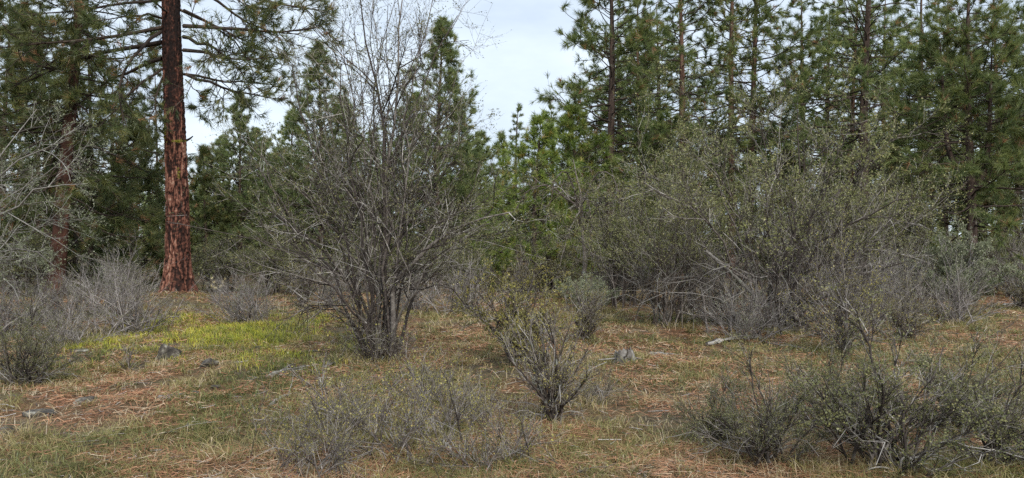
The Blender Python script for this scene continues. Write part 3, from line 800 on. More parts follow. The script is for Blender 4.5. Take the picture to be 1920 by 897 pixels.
for bp, mp, tp in [(700, (668, 300), (642, 40)), (706, (690, 300), (664, 62)), (714, (704, 280), (702, -12)), (722, (730, 300), (728, 8)), (730, (752, 300), (772, 92)),
                   (734, (765, 290), (792, 60)), (696, (640, 320), (608, 165)), (694, (610, 350), (574, 150)), (736, (785, 320), (818, 150)), (718, (716, 300), (716, 70))]:
    dd = 0.5 * math.sin(bp * 1.7)
    central.append(([L(bp, 684, dd * .1), L((bp + mp[0]) / 2 + 3, 500, dd * .5), L(*mp, dd), L((mp[0] + tp[0]) / 2 + 6 * math.sin(bp), (mp[1] + tp[1]) / 2, dd), L(*tp, dd)], 0.018))
shrub('tall many-stemmed half-bare shrub with spreading crown in the centre', bx, by, 3.2, 4.0, 7, 101, traced=central, n=(9, 7, 4), nleaf=4, lsize=0.019, name='tall_shrub', br=0.36, rstem=0.017, wob=0.22, ang=0.72, lower=0.28, tilt=(0.2, 1.0), tw=0.0030, base=0.13, vase=2.2, leaf_from=0.25, wood='wood_mid', leaf='leaf_dark2')
# skirt of sprouts round its foot
shrub('low skirt of leafless sprouts round the foot of the tall central shrub', bx + .05, by - .12, 0.75, 1.15, 26, 102, wood='wood', nleaf=1, n=(5, 4, 3), rstem=0.009, lsize=0.01, base=0.5, br=0.35)

# large leafy shrubs on the right
bx, by = at(1445, 624)
L = local(bx, by)
tr = [([L(1445, 632), L(1450, 520), L(1440, 420), L(1430, 330, .2), L(1425, 230, .3)], 0.03),
      ([L(1450, 632), L(1490, 500, .2), L(1540, 400, .3), L(1620, 300, .5), L(1690, 250, .5)], 0.03),
      ([L(1455, 632), L(1500, 520, -.3), L(1570, 420, -.6), L(1650, 390, -.8), L(1730, 370, -.9)], 0.03),
      ([L(1440, 632), L(1390, 500, -.2), L(1330, 410, -.4), L(1270, 370, -.6), L(1210, 345, -.8)], 0.028),
      ([L(1440, 632), L(1400, 480, .3), L(1350, 370, .5), L(1310, 290, .6), L(1280, 260, .6)], 0.026),
      ([L(1450, 632), L(1470, 480, -.4), L(1490, 380, -.6), L(1500, 280, -.6), L(1495, 200, -.6)], 0.028),
      ([L(1445, 632), L(1380, 600, -.5), L(1330, 590, -.8), L(1300, 620, -1.0)], 0.02),
      ([L(1455, 632), L(1530, 560, .4), L(1600, 480, .7), L(1660, 440, .9)], 0.024)]
shrub('biggest leafy grey-stemmed shrub, right of the centre', bx, by, 4.4, 5.0, 17, 111, traced=tr, rag=0.6, skirt=14, n=(9, 8, 6), nleaf=3, lsize=0.030, name='tall_shrub', rstem=0.024, br=0.38, wob=0.17, ang=0.6, tilt=(0.1, 1.0), lower=0.12, tw=0.0042, base=0.3, wood='wood_mid', leaf_from=0.28)
x, y = at(1252, 612)
shrub('dark vase-shaped shrub left of the biggest leafy shrub', x, y, 3.2, 3.0, 22, 112, rag=0.6, skirt=10, n=(8, 7, 5), nleaf=3, lsize=0.028, name='tall_shrub', br=0.36, rstem=0.016, wob=0.15, ang=0.55, tilt=(0.0, 1.0), lower=0.08, tw=0.0040, base=0.25, leaf_from=0.3)
x, y = atd(1310, 17)
olive = shrub('leafy olive shrub rising behind the vase-shaped and biggest shrubs', x, y, 4.1, 3.6, 16, 114, n=(9, 8, 5), nleaf=3, lsize=0.036, name='tall_shrub', br=0.38, tw=0.004, leaf_from=0.2, wood='wood_mid', vase=1.5, lower=0.1, base=0.4, group='tall leafy shrubs on the right')
copy_thing(olive, 'olive leafy shrub behind and left of the vase-shaped shrub', *atd(1160, 17.5), 2.0, 0.8, 0.8)
copy_thing(olive, 'tall leafy shrub behind the right half of the biggest shrub', *atd(1560, 17.5), 4.0, 1.05, 1.05)
copy_thing(olive, 'leafy shrub far behind the grey tangled shrub on the right', *atd(1680, 20), 1.0, 0.95, 0.9)
copy_thing(olive, 'shaded brush right of the narrow pointed young pine', *atd(515, 21), 2.2, 0.9, 0.5)
copy_thing(olive, 'bushy shrub just right of the big red trunk, behind the seed heads', *atd(415, 22), 5.2, 0.8, 0.45)
copy_thing(olive, 'shaded brush behind the right side of the tall central shrub', *atd(850, 21), 3.2, 0.8, 0.5)
copy_thing(olive, 'dark brush at the foot of the dead tangled tree', *atd(1045, 22), 0.2, 0.8, 0.55)
copy_thing(olive, 'brush behind the two low grey shrubs at right', *atd(1865, 22), 1.2, 0.9, 0.5)
copy_thing(olive, 'far brush left of the leaning red trunk', *atd(40, 20), 2.7, 0.8, 0.5)
copy_thing(olive, 'brush glimpsed through the stems of the tall central shrub', *atd(690, 22), 0.7, 0.9, 0.55)
x, y = atd(1800, 15.5)
shrub('grey-green upright bush under the fork-trunked pine', x, y, 2.0, 1.8, 20, 117, n=(8, 7, 5), nleaf=4, lsize=0.034, leaf='leaf_grey', wood='wood_grey', br=0.30, up=0.2, rstem=0.015, tw=0.0034)

# dead tangled juniper in the middle distance
bx, by = atd(1085, 19.5)
L = local(bx, by)
tr = [([L(1092, 530), L(1095, 440), L(1088, 360), L(1075, 300)], 0.06),
      ([L(1095, 430), L(1075, 340, -.4), L(1060, 300, -.6), L(1040, 330, -.8), L(1025, 400, -.9)], 0.03),
      ([L(1090, 380), L(1120, 310, -.3), L(1150, 320, -.5), L(1165, 400, -.7)], 0.028),
      ([L(1095, 420), L(1130, 390, -.5), L(1160, 370, -.6), L(1172, 335, -.7)], 0.03),
      ([L(1092, 400), L(1030, 340, .2), L(990, 350, .2), L(965, 400, .1)], 0.03),
      ([L(1095, 370), L(1110, 400, -.7), L(1105, 460, -.9), L(1120, 500, -1.0)], 0.022),
      ([L(1092, 380), L(1080, 410, -.7), L(1060, 450, -.9), L(1050, 500, -1.0)], 0.022)]
shrub('dead tangled grey tree with drooping twisted branches in mid distance', bx, by, 1.9, 2.0, 6, 131, traced=tr, n=(10, 7, 5), nleaf=2, lsize=0.018, wood='wood', name='dead_tree', cat='tree', up=-0.12, wob=0.33, br=0.35, lower=0.05, tw=0.0022, leaf='leaf_yellow')

# pale lichen-grey branches reaching in from the left edge
bx, by = atd(-95, 12.5)
L = local(bx, by)
tr = [([L(-90, 560), L(-60, 420), L(0, 330, -.3), L(70, 280, -.5), L(130, 258, -.6)], 0.03),
      ([L(-90, 560), L(-50, 440), L(20, 380, -.4), L(90, 345, -.6), L(165, 345, -.7)], 0.028),
      ([L(-90, 560), L(-60, 400), L(-10, 300), L(30, 240, .2), L(70, 205, .3)], 0.026),
      ([L(-90, 560), L(-40, 480, -.3), L(30, 460, -.6), L(90, 480, -.9), L(130, 510, -1.0)], 0.022),
      ([L(-90, 560), L(-40, 460, .3), L(40, 420, .5), L(110, 400, .6), L(150, 410, .7)], 0.022),
      ([L(-90, 560), L(-30, 500, .2), L(30, 480, .3), L(80, 500, .3)], 0.018)]
shrub('pale lichen-grey bare shrub reaching in from the left edge', bx, by, 2.8, 2.9, 14, 141, traced=tr, n=(9, 7, 5), nleaf=4, lsize=0.024, leaf='leaf_grey', wood='wood_pale', name='tall_shrub', br=0.34, tw=0.003)

# low shrubs and brush: a few kinds, each built once and then copied with its own size and turn
KIND = {'grey1': dict(nst=40, rag=0.6, skirt=10, wood='wood_grey', nleaf=1, lsize=0.014, n=(7, 4, 3), base=0.55, tw=0.0032, rstem=0.010, seed=152, vase=1.25),
        'grey2': dict(nst=38, rag=0.6, skirt=10, wood='wood_grey', nleaf=1, lsize=0.014, n=(7, 4, 3), base=0.4, tw=0.0032, rstem=0.010, seed=155, leaf='leaf_grey', vase=1.1),
        'yellow': dict(nst=30, rag=0.6, skirt=10, wood='wood_mix', nleaf=1, leaf='leaf_yellow', lsize=0.016, n=(7, 5, 4), base=0.2, tw=0.0030, rstem=0.011, seed=116, vase=1.3),
        'sage': dict(nst=40, wood='wood_grey', nleaf=4, leaf='leaf_grey', lsize=0.026, n=(6, 4, 3), base=0.4, tw=0.0028, rstem=0.008, seed=166),
        'front1': dict(nst=26, rag=0.68, skirt=12, wood='wood_mid', nleaf=3, leaf='leaf_dark2', lsize=0.011, n=(8, 5, 4), base=0.3, tw=0.0020, rstem=0.009, seed=163, vase=1.2),
        'front2': dict(nst=30, rag=0.68, skirt=16, wood='wood_mix', nleaf=1, leaf='leaf_yellow', lsize=0.015, n=(7, 4, 4), base=0.8, tw=0.0021, rstem=0.007, seed=160, vase=1.2),
        'gnarl': dict(nst=20, rag=0.6, skirt=10, wood='wood', nleaf=1, leaf='leaf_yellow', lsize=0.014, n=(8, 5, 4), base=0.14, tw=0.0023, rstem=0.014, seed=159, vase=1.2)}
BUILT = {}
for lab, px, py, h, w, kind in [
    ('wide grey leafless brush in front of the big red trunk, on its left', 232, 628, 0.95, 2.0, 'grey1'),
    ('grey leafless brush between the two red trunks, further back', 190, 592, 0.9, 2.0, 'grey2'),
    ('grey brush patch at the foot of the left leaning trunk', 85, 612, 0.9, 1.9, 'grey1'),
    ('dense brown-grey brush touching the left edge behind the dark shrub', 15, 635, 0.8, 1.6, 'grey2'),
    ('rounded grey brush just right of the big red trunk', 462, 606, 0.85, 1.75, 'grey2'),
    ('dark stubby shrub at left edge in front of the grey brush', 42, 728, 0.85, 1.15, 'front1'),
    ('small dark gnarled shrub standing alone in the open grass', 1035, 795, 0.85, 1.0, 'gnarl'),
    ('low spreading grey twig shrub in the middle foreground', 745, 846, 0.78, 1.6, 'front2'),
    ('low thin shrub at the bottom edge, left of the middle one', 590, 890, 0.6, 1.2, 'front2'),
    ('low leafy twig shrub at bottom right, left of the largest front one', 1435, 872, 0.75, 1.1, 'front1'),
    ('largest front shrub with small leaves at the bottom right', 1670, 884, 1.0, 1.8, 'front1'),
    ('twiggy shrub filling the bottom right corner', 1885, 880, 0.75, 1.3, 'front1'),
    ('low leafless twig shrub right behind the lone gnarled shrub', 1100, 755, 0.45, 0.8, 'front2'),
    ('green-grey sage bush in mid distance beyond the open grass', 1098, 578, 0.6, 1.35, 'sage'),
    ('grey leafless brush behind the yellow-leaved leaning shrub', 870, 588, 1.05, 2.0, 'grey1'),
    ('small dark shrub in shade left of the tall central shrub', 568, 578, 0.85, 1.0, 'gnarl'),
    ('yellowish bush behind the yellow-leaved leaning shrub', 985, 566, 1.0, 1.5, 'yellow'),
    ('low twig shrub between the tall central shrub and the front twig shrub', 800, 762, 0.5, 0.9, 'front2'),
    ('low grey brush at the left foot of the biggest leafy shrub', 1400, 640, 0.8, 1.6, 'grey2'),
    ('twiggy yellow-leaved shrub in front of the biggest leafy shrub', 1582, 662, 1.3, 1.6, 'yellow'),
    ('low grey twiggy shrub in front of the grey-green upright bush', 1785, 606, 1.0, 1.9, 'grey1'),
    ('dark low shrub at the right edge on orange ground', 1915, 582, 0.8, 1.2, 'gnarl'),
    ('bare grey tangled shrub between two leafy ones on the right', 1690, 590, 1.3, 1.8, 'grey2'),
    ('grey bare-branched shrub cut by the right edge', 1925, 560, 1.7, 2.0, 'grey1'),
    ('small leafless twig shrub left of the middle foreground one', 655, 800, 0.55, 1.0, 'front2'),
    ('thin bare twig shrub at the bottom edge below the lone gnarled shrub', 900, 880, 0.5, 1.2, 'front2'),
    ('low twig shrub half way between the front grey shrub and the gnarled one', 885, 800, 0.45, 0.9, 'front2'),
    ('thin leggy shrub left of the low leafy one at bottom right', 1340, 838, 0.5, 0.8, 'front1'),
    ('leggy shrub just above the largest front shrub, on its left', 1560, 800, 0.7, 1.1, 'front1'),
    ('leggy shrub above the bottom right corner shrub', 1800, 812, 0.75, 1.3, 'front1'),
    ('leggy dark shrub between the yellow-leaved and the vase-shaped shrubs', 1100, 640, 0.7, 1.0, 'gnarl'),
    ('grey brush under the right side of the biggest leafy shrub', 1500, 618, 1.1, 2.0, 'grey1'),
    ('grey brush left of the bare tangled shrub on the right', 1645, 612, 1.1, 1.9, 'grey2'),
    ('grey twig brush between the vase-shaped and the biggest shrubs', 1335, 602, 1.1, 1.8, 'grey1'),
    ('grey twig brush behind the sage bush, left of the vase-shaped shrub', 1165, 562, 1.1, 2.2, 'grey2'),
    ('grey brush behind the foot of the tall central shrub', 770, 585, 0.9, 1.8, 'grey2'),
    ('twiggy yellowish shrub right of the yellow-leaved front one', 1690, 640, 0.8, 1.3, 'yellow'),
    ('grey brush in the left middle ground, right of the dark stubby shrub', 130, 648, 0.55, 1.3, 'grey1'),
    ('far dark brush behind the grey brush between the red trunks', 235, 562, 1.0, 2.4, 'grey1'),
    ('grey brush right of the small shaded shrub, left of the central shrub', 620, 570, 0.9, 1.8, 'grey2'),
]:
    x, y = at(px, py)
    h *= 1.28
    if kind not in BUILT:
        kw = dict(KIND[kind]); nst = kw.pop('nst'); sd = kw.pop('seed')
        BUILT[kind] = (shrub(lab, x, y, h, w, nst, sd, br=0.36, lower=0.15, tilt=(0.05, 1.0), crook=0.05, ang=0.5, wob=0.13, up=0.06, group='low shrubs of the clearing', **kw), h, w)
    else:
        T0, h0, w0 = BUILT[kind]
        copy_thing(T0, lab, x, y, px * 0.37, w / w0, h / h0)
x, y = at(968, 686)
L = local(x, y)
shrub('yellow-leaved leaning shrub right of the tall central shrub', x, y, 1.3, 1.6, 18, 158, wood='wood_mid', vase=1.5, up=0.08, ang=0.55, wob=0.15, nleaf=2, leaf='leaf_yellow', lsize=0.021, n=(8, 6, 5), br=0.36, rstem=0.013, lower=0.12, tw=0.0024, group='low shrubs of the clearing',
      traced=[([L(968, 690), L(945, 640), L(890, 590, -.1), L(850, 545, -.2), L(835, 530, -.2)], 0.02),
              ([L(968, 690), L(950, 650, .1), L(905, 600, .3), L(880, 540, .4)], 0.018),
              ([L(970, 690), L(985, 600), L(1000, 520), L(1005, 490)], 0.016)])
x, y = at(242, 698)
shrub('tiny dark twiggy shrub left of the largest rock', x, y, 0.35, 0.55, 9, 157, wood='wood', nleaf=0, n=(4, 4, 3), br=0.34, rstem=0.009, tw=0.0017)

# cream seed-head plant by the trunk
x, y = at(407, 572)
shrub('small plant with cream seed heads beside the big red trunk', x, y, 0.62, 0.5, 10, 190, wood='wood_grey', n=(5, 3, 2), nleaf=1, leaf='leaf_grey', seeds=26, name='seed_head_plant', cat='plant', rstem=0.006, up=0.25)

# ------------------------------------------------------------------ rocks
def rock(label, px, py, sx, sy, sz, seed, rz=0.0, sink=0.36):
    rng = np.random.default_rng(seed)
    n = 28
    th = np.linspace(0, np.pi, n); ph = np.linspace(0, 2 * np.pi, n * 2, endpoint=False)
    TH, PH = np.meshgrid(th, ph, indexing='ij')
    D = np.stack([np.sin(TH) * np.cos(PH), np.sin(TH) * np.sin(PH), np.cos(TH)], -1)
    pl = nrm(rng.normal(size=(13, 3))); of = rng.uniform(0.45, 0.85, 13)
    r = np.ones(TH.shape)
    for k in range(13):                                  # flat cleaved faces
        dt = D @ pl[k]
        r = np.minimum(r, np.where(dt > 0.05, of[k] / np.maximum(dt, 0.05), 9))
    r *= 1 + 0.10 * (fbm(PH * 2 + D[..., 2] * 3, TH * 3, seed) - 0.5) + 0.05 * (fbm(D[..., 0] * 9 + 20, D[..., 2] * 9 + D[..., 1] * 5 + 20, seed + 3) - 0.5)
    V = D * r[..., None] * np.array([sx, sy, sz]) * 0.5
    V[..., 2] += sz * (0.5 - sink)
    I = np.arange(TH.size).reshape(TH.shape); J = np.roll(I, -1, 1)
    F = np.stack([I[:-1], I[1:], J[1:], J[:-1]], -1).reshape(-1, 4)
    x, y = at(px, py)
    o = ob('rock', [(V.reshape(-1, 3), F, 0.5)], MAT['rock'])
    o.location = (x, y, float(gz(x, y))); o.rotation_euler = (0, 0, rz)
    tag(o, label, 'rock', 'rocks in the grass')
for lab, px, py, sx, sy, sz, sd in [
    ('largest grey cracked rock on the left of the clearing', 318, 674, 0.38, 0.28, 0.36, 1),
    ('dark flat-bottomed rock right of the largest rock', 392, 688, 0.32, 0.22, 0.22, 2),
    ('small dark rock below the dark flat-bottomed rock', 404, 728, 0.12, 0.1, 0.07, 3),
    ('flat mossy rock with pale end near the left edge', 75, 780, 0.36, 0.2, 0.12, 4),
    ('pale flat stone at the bottom left edge', 8, 812, 0.16, 0.12, 0.07, 5),
    ('half-buried stone below the tiny twiggy shrub', 165, 756, 0.28, 0.18, 0.10, 6),
    ('low grey stone right above the pale bleached chip', 362, 742, 0.2, 0.13, 0.07, 7),
    ('pale rounded stone at the edge of the grey brush', 256, 634, 0.2, 0.15, 0.12, 8),
    ('flat pale stone in yellow grass, leftmost of the pale stones', 145, 660, 0.3, 0.2, 0.08, 9),
    ('dark stone in the bright yellow-green grass', 487, 655, 0.24, 0.16, 0.08, 10),
    ('small grey stone right of the weathered bark slab', 1290, 678, 0.16, 0.11, 0.08, 11),
    ('small round stone at the right on orange ground', 1890, 752, 0.08, 0.07, 0.06, 12)]:
    rock(lab, px, py, sx, sy, sz, sd, rz=sd * 0.7)

# ------------------------------------------------------------------ dead wood on the ground
def log(label, pts, r, seed, name='fallen_branch', side=0, mat='dead', cat='branch', strands=0):
    """pts are photo pixels on the ground; the wood lies on the soil there"""
    rng = np.random.default_rng(seed)
    g = np.array([[*at(px, py), 0] for px, py in pts], float)
    b = g[0].copy()
    K = 14
    P = spline(g, K)
    P[:, :2] += rng.normal(size=(K, 2)) * r * 0.5
    P[:, 2] = gz(P[:, 0], P[:, 1]) + r * 0.55 + np.abs(rng.normal(size=K)) * r * 0.4
    b = np.array([P[0, 0], P[0, 1], float(gz(P[0, 0], P[0, 1]))])
    Q = P - b
    R = r * np.linspace(1, 0.45, K) * rng.uniform(0.8, 1.2, K); R[0] *= 0.55; R[-1] *= 0.4
    T = bpy.data.objects.new(name, None); COL.objects.link(T); T.location = b; T.empty_display_size = 0.1
    tag(T, label, cat, 'dead wood on the ground')
    v, f = tubes(Q[None], R[None], 9)
    v = v.reshape(K, 9, 3); c = Q[:, None]
    v = c + (v - c) * (1 + 0.22 * rng.normal(size=(1, 9, 1)) + 0.06 * rng.normal(size=(K, 9, 1)))
    cap = np.array([np.arange(9)[::-1], (K - 1) * 9 + np.arange(9)])
    tt = np.repeat(rng.uniform(0.1, 0.95, (1, 9)), K, 0)
    ob('stick' if r < .02 else 'bole', [(v.reshape(-1, 3), f, tt.ravel()), (v.reshape(-1, 3), cap, 0.2)], MAT[mat], T)
    for i in range(strands):
        o_ = rng.normal(size=3) * r * np.array([1.3, 1.3, 0.35])
        k0, k1 = sorted(rng.choice(K, 2, replace=False)); k1 = max(k1, min(K - 1, k0 + 6)); k0 = min(k0, k1 - 5)
        pp = spline(Q[k0:k1 + 1] + o_ + rng.normal(size=(k1 + 1 - k0, 3)) * r * 0.25, 9)
        ob('splinter', [tube_part(pp[None], (r * rng.uniform(0.25, 0.5) * np.linspace(1, .35, 9))[None], rng, 5, 0.3, 0.95)], MAT[mat], T)
    for i in range(side):
        t = np.array([rng.uniform(0.2, 0.9)])
        q, tan, rr = at_t(Q[None], R[None], np.array([0]), t)
        a = rng.uniform(-1.2, 1.2)
        d = np.array([tan[0, 0] * math.cos(a) - tan[0, 1] * math.sin(a), tan[0, 0] * math.sin(a) + tan[0, 1] * math.cos(a), rng.uniform(0.0, 0.35)])
        l = rng.uniform(0.2, 0.55)
        pp = spline([q[0], q[0] + d * l * 0.5 + rng.normal(size=3) * .02, q[0] + d * l + np.array([0, 0, -.03])], 6)
        ob('side_branch', [tube_part(pp[None], (rr[0] * 0.5 * np.linspace(1, .3, 6))[None], rng, 5, 0.3, 0.9)], MAT[mat], T)
    return T
log('bundle-like weathered grey log left of the tall central shrub', [(496, 712), (540, 700), (600, 688)], 0.03, 1, side=4, strands=7, name='fallen_log', cat='log')
log('grey root-like branch at the left foot of the tall central shrub', [(604, 694), (625, 682), (650, 672)], 0.022, 2, side=3, strands=3)
log('short grey stick lying beyond the weathered log', [(560, 662), (600, 660), (650, 660)], 0.018, 3, side=1)
log('short pale stick slanting in the grass below the weathered log', [(505, 764), (525, 752), (545, 740)], 0.02, 4, side=1)
log('tiny pale stick between the weathered log and the slanting stick', [(566, 732), (582, 718)], 0.018, 5)
log('pale bleached wood chip lying among reddish needles on the left', [(300, 752), (320, 748), (340, 745)], 0.024, 6, strands=3, name='wood_chip', cat='wood')
log('flat weathered bark slab with dark underside in the right grass', [(1216, 668), (1240, 667), (1270, 667)], 0.03, 7, strands=3, name='bark_slab', cat='wood')
log('thick pale log end poking out under the biggest leafy shrub', [(1328, 650), (1365, 640), (1430, 634)], 0.03, 8, name='fallen_log', side=4, strands=5, cat='log')
log('pale stick lying in front of the low middle-foreground shrub', [(826, 838), (842, 850), (858, 864)], 0.028, 9, side=0)
log('long thin bare branch under the grey low shrub at right', [(1690, 612), (1760, 602), (1850, 598)], 0.02, 10, side=4)
log('grey branch on bare orange soil at the far right edge', [(1880, 575), (1900, 570), (1918, 572)], 0.025, 11, side=2)
log('pale bent stick behind the lone gnarled shrub', [(1088, 712), (1100, 700), (1112, 690)], 0.022, 12, side=1)
log('dead grey branch sprawling below the biggest leafy shrub', [(1390, 632), (1450, 648), (1520, 660)], 0.02, 13, side=7, strands=3)
log('thin dead stick in the needles near the bottom left', [(250, 830), (300, 815), (340, 812)], 0.01, 14, side=1)
log('short broken stick in the grass at bottom centre', [(930, 850), (960, 842)], 0.011, 15, side=1)
log('thin dark branch across the right foreground grass', [(1180, 862), (1240, 870), (1300, 866)], 0.009, 16, side=2)

def raised_log(label, bpx, d, pts, r, seed, mat='dead'):
    rng = np.random.default_rng(seed)
    x, y = atd(bpx, d); L = local(x, y)
    T = thing('leaning_log', label, 'log', x, y, 'dead wood on the ground')
    P = spline([L(*p) for p in pts], 12)[None]
    R = (r * np.linspace(1, 0.5, 12))[None]
    ob('bole', [rough_tube(P, R, 9, rng, 0.12)], MAT[mat], T)
    return T
raised_log('pale broken log leaning inside the biggest leafy shrub', 1500, 13.0, [(1500, 634, .3), (1440, 578, .2), (1390, 532, .0), (1355, 496, -.15), (1322, 470, -.3)], 0.05, 1, 'wood_pale')
raised_log('bleached forked stump-like branch left of the grey-green upright bush', 1700, 15.5, [(1698, 600, 0), (1700, 530, -.1), (1706, 505, -.2), (1724, 492, -.3)], 0.035, 3)

# broken stump of dark wood with pale sides
def stump():
    rng = np.random.default_rng(9)
    x, y = at(1174, 680)
    T = thing('stump', 'small broken grey stump with black hollow top in the right grass', 'stump', x, y)
    S, K = 26, 9
    a = np.arange(S) / S * 2 * np.pi
    top = 0.14 + 0.035 * np.sin(a + 2.6) + 0.012 * rng.normal(size=S)
    Vs = []
    for k in range(K):
        f = k / (K - 1)
        r = 0.15 * (1 - 0.35 * f) * (1 + 0.16 * np.sin(a * 5) + 0.10 * rng.normal(size=S) * 0.6)
        Vs.append(np.stack([np.cos(a) * r - 0.03 * f, np.sin(a) * r, -0.04 + (top + 0.04) * f], 1))
    for k in range(4):
        f = (k + 1) / 4
        r = 0.075 * (1 - 0.5 * f)
        Vs.append(np.stack([np.cos(a) * r - 0.03, np.sin(a) * r, top * (1 - f) + 0.03 * f], 1))
    V = np.concatenate(Vs); n = K + 4
    I = np.arange(n * S).reshape(n, S); J = np.roll(I, -1, 1)
    F = np.stack([I[:-1], J[:-1], J[1:], I[1:]], -1).reshape(-1, 4)
    t = np.concatenate([np.repeat(rng.uniform(0.1, 0.9, (1, S)), K, 0), np.full((4, S), -0.9)]).ravel()
    ob('shell', [(V, F, t)], MAT['dead'], T)
    P, R, *_ = grow(np.array([[[0, 0, 0.0], [0.02, 0, 0.08]]]), np.array([[.02, .02]]), 6, 0.1, 1.0, lambda t, i: 0.2, 1.3, 4, rng, up=-0.25, rad=0.012)
    for i in range(6):
        ob('root', [tube_part(P[i:i + 1] + np.array([0.1 * math.cos(i), 0.1 * math.sin(i), 0]), R[i:i + 1], rng, 5)], MAT['dead'], T)
stump()

# a few big curled white dead stems right at the bottom right corner
def curled():
    x, y = at(1690, 890)
    L = local(x, y)
    rng = np.random.default_rng(3)
    for lab, px, pts in [('pale curled dead stem looping at the bottom edge, tallest loop', 1690, [(1692, 897, 0), (1688, 870, -.02), (1694, 855, -.03), (1706, 856, -.02), (1716, 880, 0), (1718, 897, 0)]),
                         ('pale arched dead stem left of the tallest loop at the bottom edge', 1640, [(1616, 897, 0), (1626, 882, -.03), (1645, 876, -.04), (1668, 878, -.03), (1690, 894, 0)]),
                         ]:
        X_, Y_ = at(px, 893); M = local(X_, Y_)
        T = thing('fallen_branch', lab, 'branch', X_, Y_, 'dead wood on the ground')
        P = spline([M(*p) for p in pts], 14)[None]
        ob('stem', [tube_part(P, np.full((1, 14), 0.006), rng, 6, .7, .9)], MAT['dead'], T, smooth=True)
curled()

# ------------------------------------------------------------------ ground cover
def scatter(n, rng, y0=3.6, y1=26, k=0.66, p=1.0):
    """points over the clearing, thinning with distance"""
    u = rng.random(n)
    y = y0 * (y1 / y0) ** (u ** p)
    x = rng.uniform(-1, 1, n) * (k * y + 1.0)
    return x, y

def green_mask(x, y):
    return fbm(x / 1.3 + 40, y / 1.3 + 40, 61)

def blades(x, y, nb, h, rng, width, tint, lean=0.6, rad=0.035):
    M = len(x)
    X_ = (x[:, None] + rng.normal(size=(M, nb)) * rad).ravel(); Y_ = (y[:, None] + rng.normal(size=(M, nb)) * rad).ravel()
    Z_ = gz(X_, Y_) - 0.008
    n = M * nb
    az = rng.random(n) * 6.283
    hh = np.repeat(h, nb) * rng.uniform(0.45, 1.2, n)
    ln = rng.uniform(0.1, 1.0, n) * lean
    o = np.stack([np.cos(az) * ln, np.sin(az) * ln, np.ones(n)], 1)
    s = np.stack([-np.sin(az + rng.normal(size=n) * .6), np.cos(az), np.zeros(n)], 1) * (np.repeat(width, nb) * 0.5)[:, None]
    B = np.stack([X_, Y_, Z_], 1)
    m = B + o * (hh * 0.55)[:, None]
    o2 = o.copy(); o2[:, :2] *= 2.6; o2[:, 2] = 0.55
    tp = m + o2 * (hh * 0.45)[:, None]
    v = np.stack([B - s, B + s, m + s * .8, m - s * .8, tp], 1).reshape(-1, 3)
    i = np.arange(n) * 5
    Q = np.stack([i, i + 1, i + 2, i + 3], 1); Tt = np.stack([i + 3, i + 2, i + 4], 1)
    ti = np.clip(np.repeat(tint, nb) + rng.normal(size=n) * 0.13, 0, 1)
    tv = np.repeat(ti, 5)
    return [(v, Q, tv), (v, Tt, tv)]

rng = np.random.default_rng(77)
x, y = scatter(20500, rng)
g = green_mask(x, y)
keep = rng.random(len(x)) < np.clip((g - 0.33) * 7, 0.12, 1)
x, y, g = x[keep], y[keep], g[keep]
tint = np.clip(0.74 - (g - 0.4) * 1.6 + rng.normal(size=len(x)) * 0.16, 0.02, 1)
gr = ob('grass', blades(x, y, 10, rng.uniform(0.045, 0.115, len(x)) * np.where(rng.random(len(x)) < .05, 1.8, 1), rng, np.clip(0.0009 * y, 0.0042, 0.014), tint, 1.5, 0.05), MAT['grass'], kind='stuff')
gr["label"] = 'short dry and green grass tufts over the clearing'; gr["category"] = 'grass'

# bright yellow-green grass patch in front of the big pine
x = rng.uniform(-6.8, -2.0, 4400); y = rng.uniform(8.8, 15.5, 4400)
pxs = CX + x / y * FPX; pys = HY + EYE * FPX / y
dens = np.exp(-((pxs - 455) / 80) ** 2 - ((pys - 634) / 20) ** 2) + 0.55 * np.exp(-((pxs - 330) / 110) ** 2 - ((pys - 618) / 20) ** 2) + 0.35 * np.exp(-((pxs - 190) / 70) ** 2 - ((pys - 655) / 14) ** 2) + 0.4 * np.exp(-((pxs - 590) / 50) ** 2 - ((pys - 605) / 15) ** 2) + 0.16 * np.exp(-((pxs - 500) / 190) ** 2 - ((pys - 665) / 34) ** 2)
keep = rng.random(len(x)) < dens * np.clip((fbm(x / .6, y / .6, 71) - 0.40) * 8, 0, 1.2) * 0.75 + 0.10 * dens ** 0.35
x, y = x[keep], y[keep]
bg_ = ob('bright_grass', blades(x, y, 20, rng.uniform(0.05, 0.15, len(x)), rng, np.full(len(x), 0.007), np.clip(rng.normal(size=len(x)) * .3 + .42, 0, 1), 1.0, 0.08), MAT['grass_bright'], kind='stuff')
bg_["label"] = 'patch of bright yellow-green grass before the big red trunk'; bg_["category"] = 'grass'

# larger dead tussocks
x, y = scatter(620, rng, 4.2, 15, 0.62)
ts = ob('dry_tussocks', blades(x, y, 46, rng.uniform(0.07, 0.16, len(x)), rng, np.clip(0.0007 * y, 0.0036, 0.010), rng.uniform(0.1, 0.85, len(x)), 1.7, 0.05), MAT['grass'], kind='stuff')
ts["label"] = 'dry straw-coloured grass tussocks in the clearing'; ts["category"] = 'grass'

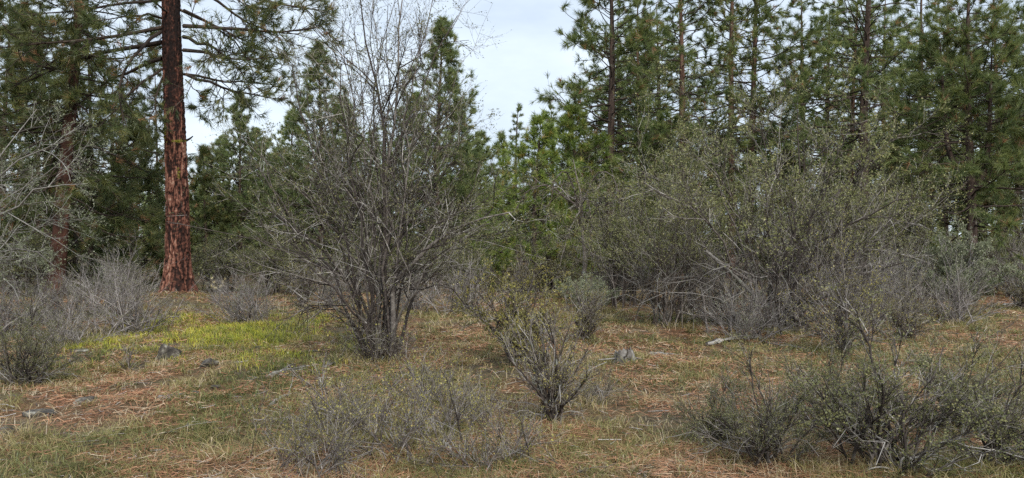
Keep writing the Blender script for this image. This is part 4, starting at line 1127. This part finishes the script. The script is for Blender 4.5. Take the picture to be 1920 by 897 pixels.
FEET = [(o.location.x, o.location.y, o.name) for o in bpy.data.objects if o.parent is None and o.get('category') == 'shrub' and o.location.y < 17]
fx = np.concatenate([x0 + rng.normal(size=16) * 0.28 for x0, y0, _ in FEET]); fy = np.concatenate([y0 - 0.1 + rng.normal(size=16) * 0.22 for x0, y0, _ in FEET])
fg = ob('grass_at_shrub_feet', blades(fx, fy, 16, rng.uniform(0.08, 0.2, len(fx)), rng, np.clip(0.0006 * fy, 0.0032, 0.009), rng.uniform(0.2, 1.0, len(fx)), 1.1, 0.06), MAT['grass'], kind='stuff')
fg["label"] = 'taller dry grass growing round the feet of the shrubs'; fg["category"] = 'grass'

# fallen pine needles
x, y = scatter(230000, rng, 3.6, 22)
lm = fbm(x / 1.1 + 9, y / 1.1 + 9, 81)
keep = rng.random(len(x)) < np.clip((lm - 0.43) * 7.0, 0.12, 1)
x, y, lm = x[keep], y[keep], lm[keep]
n = len(x)
az = fbm(x / .35, y / .35, 85, 2) * 9 + rng.normal(size=n) * 0.9
l = rng.uniform(0.08, 0.19, n); w = np.clip(0.0007 * y, 0.0032, 0.010)
dx, dy = np.cos(az) * l / 2, np.sin(az) * l / 2
z = gz(x, y) + rng.uniform(0.004, 0.045, n)
tl = rng.normal(size=n) * 0.012
A_ = np.stack([x - dx, y - dy, z - tl], 1); B_ = np.stack([x + dx, y + dy, z + tl], 1)
s = np.stack([-np.sin(az), np.cos(az), rng.normal(size=n) * .5], 1) * (w / 2)[:, None]
v = np.stack([A_ - s, A_ + s, B_], 1).reshape(-1, 3)
ti = np.clip(0.45 + rng.normal(size=n) * 0.22 + (rng.random(n) < .12) * .45 + (lm - .5) * .3, 0, 1)
li = ob('pine_needle_litter', [(v, np.arange(n * 3).reshape(-1, 3), np.repeat(ti, 3))], MAT['litter'], kind='stuff')
li["label"] = 'rusty fallen pine needles strewn over the ground'; li["category"] = 'needle litter'

# little broken twigs and bark bits
x, y = scatter(2200, rng, 3.8, 18)
n = len(x); az = rng.random(n) * 6.283; l = rng.uniform(0.04, 0.20, n)
P = np.stack([np.stack([x + np.cos(az) * l * k + rng.normal(size=n) * .012, y + np.sin(az) * l * k + rng.normal(size=n) * .012, np.zeros(n)], 1) for k in (-.5, 0, .5)], 1)
P[..., 2] = gz(P[..., 0], P[..., 1]) + 0.012 + rng.random((n, 3)) * .02
R = np.repeat((rng.uniform(0.0015, 0.0045, n))[:, None], 3, 1)
tw = ob('twig_litter', [tube_part(P, R, rng, 3)], MAT['wood_grey'], kind='stuff')
tw["label"] = 'small broken dead twigs scattered on the ground'; tw["category"] = 'twigs'
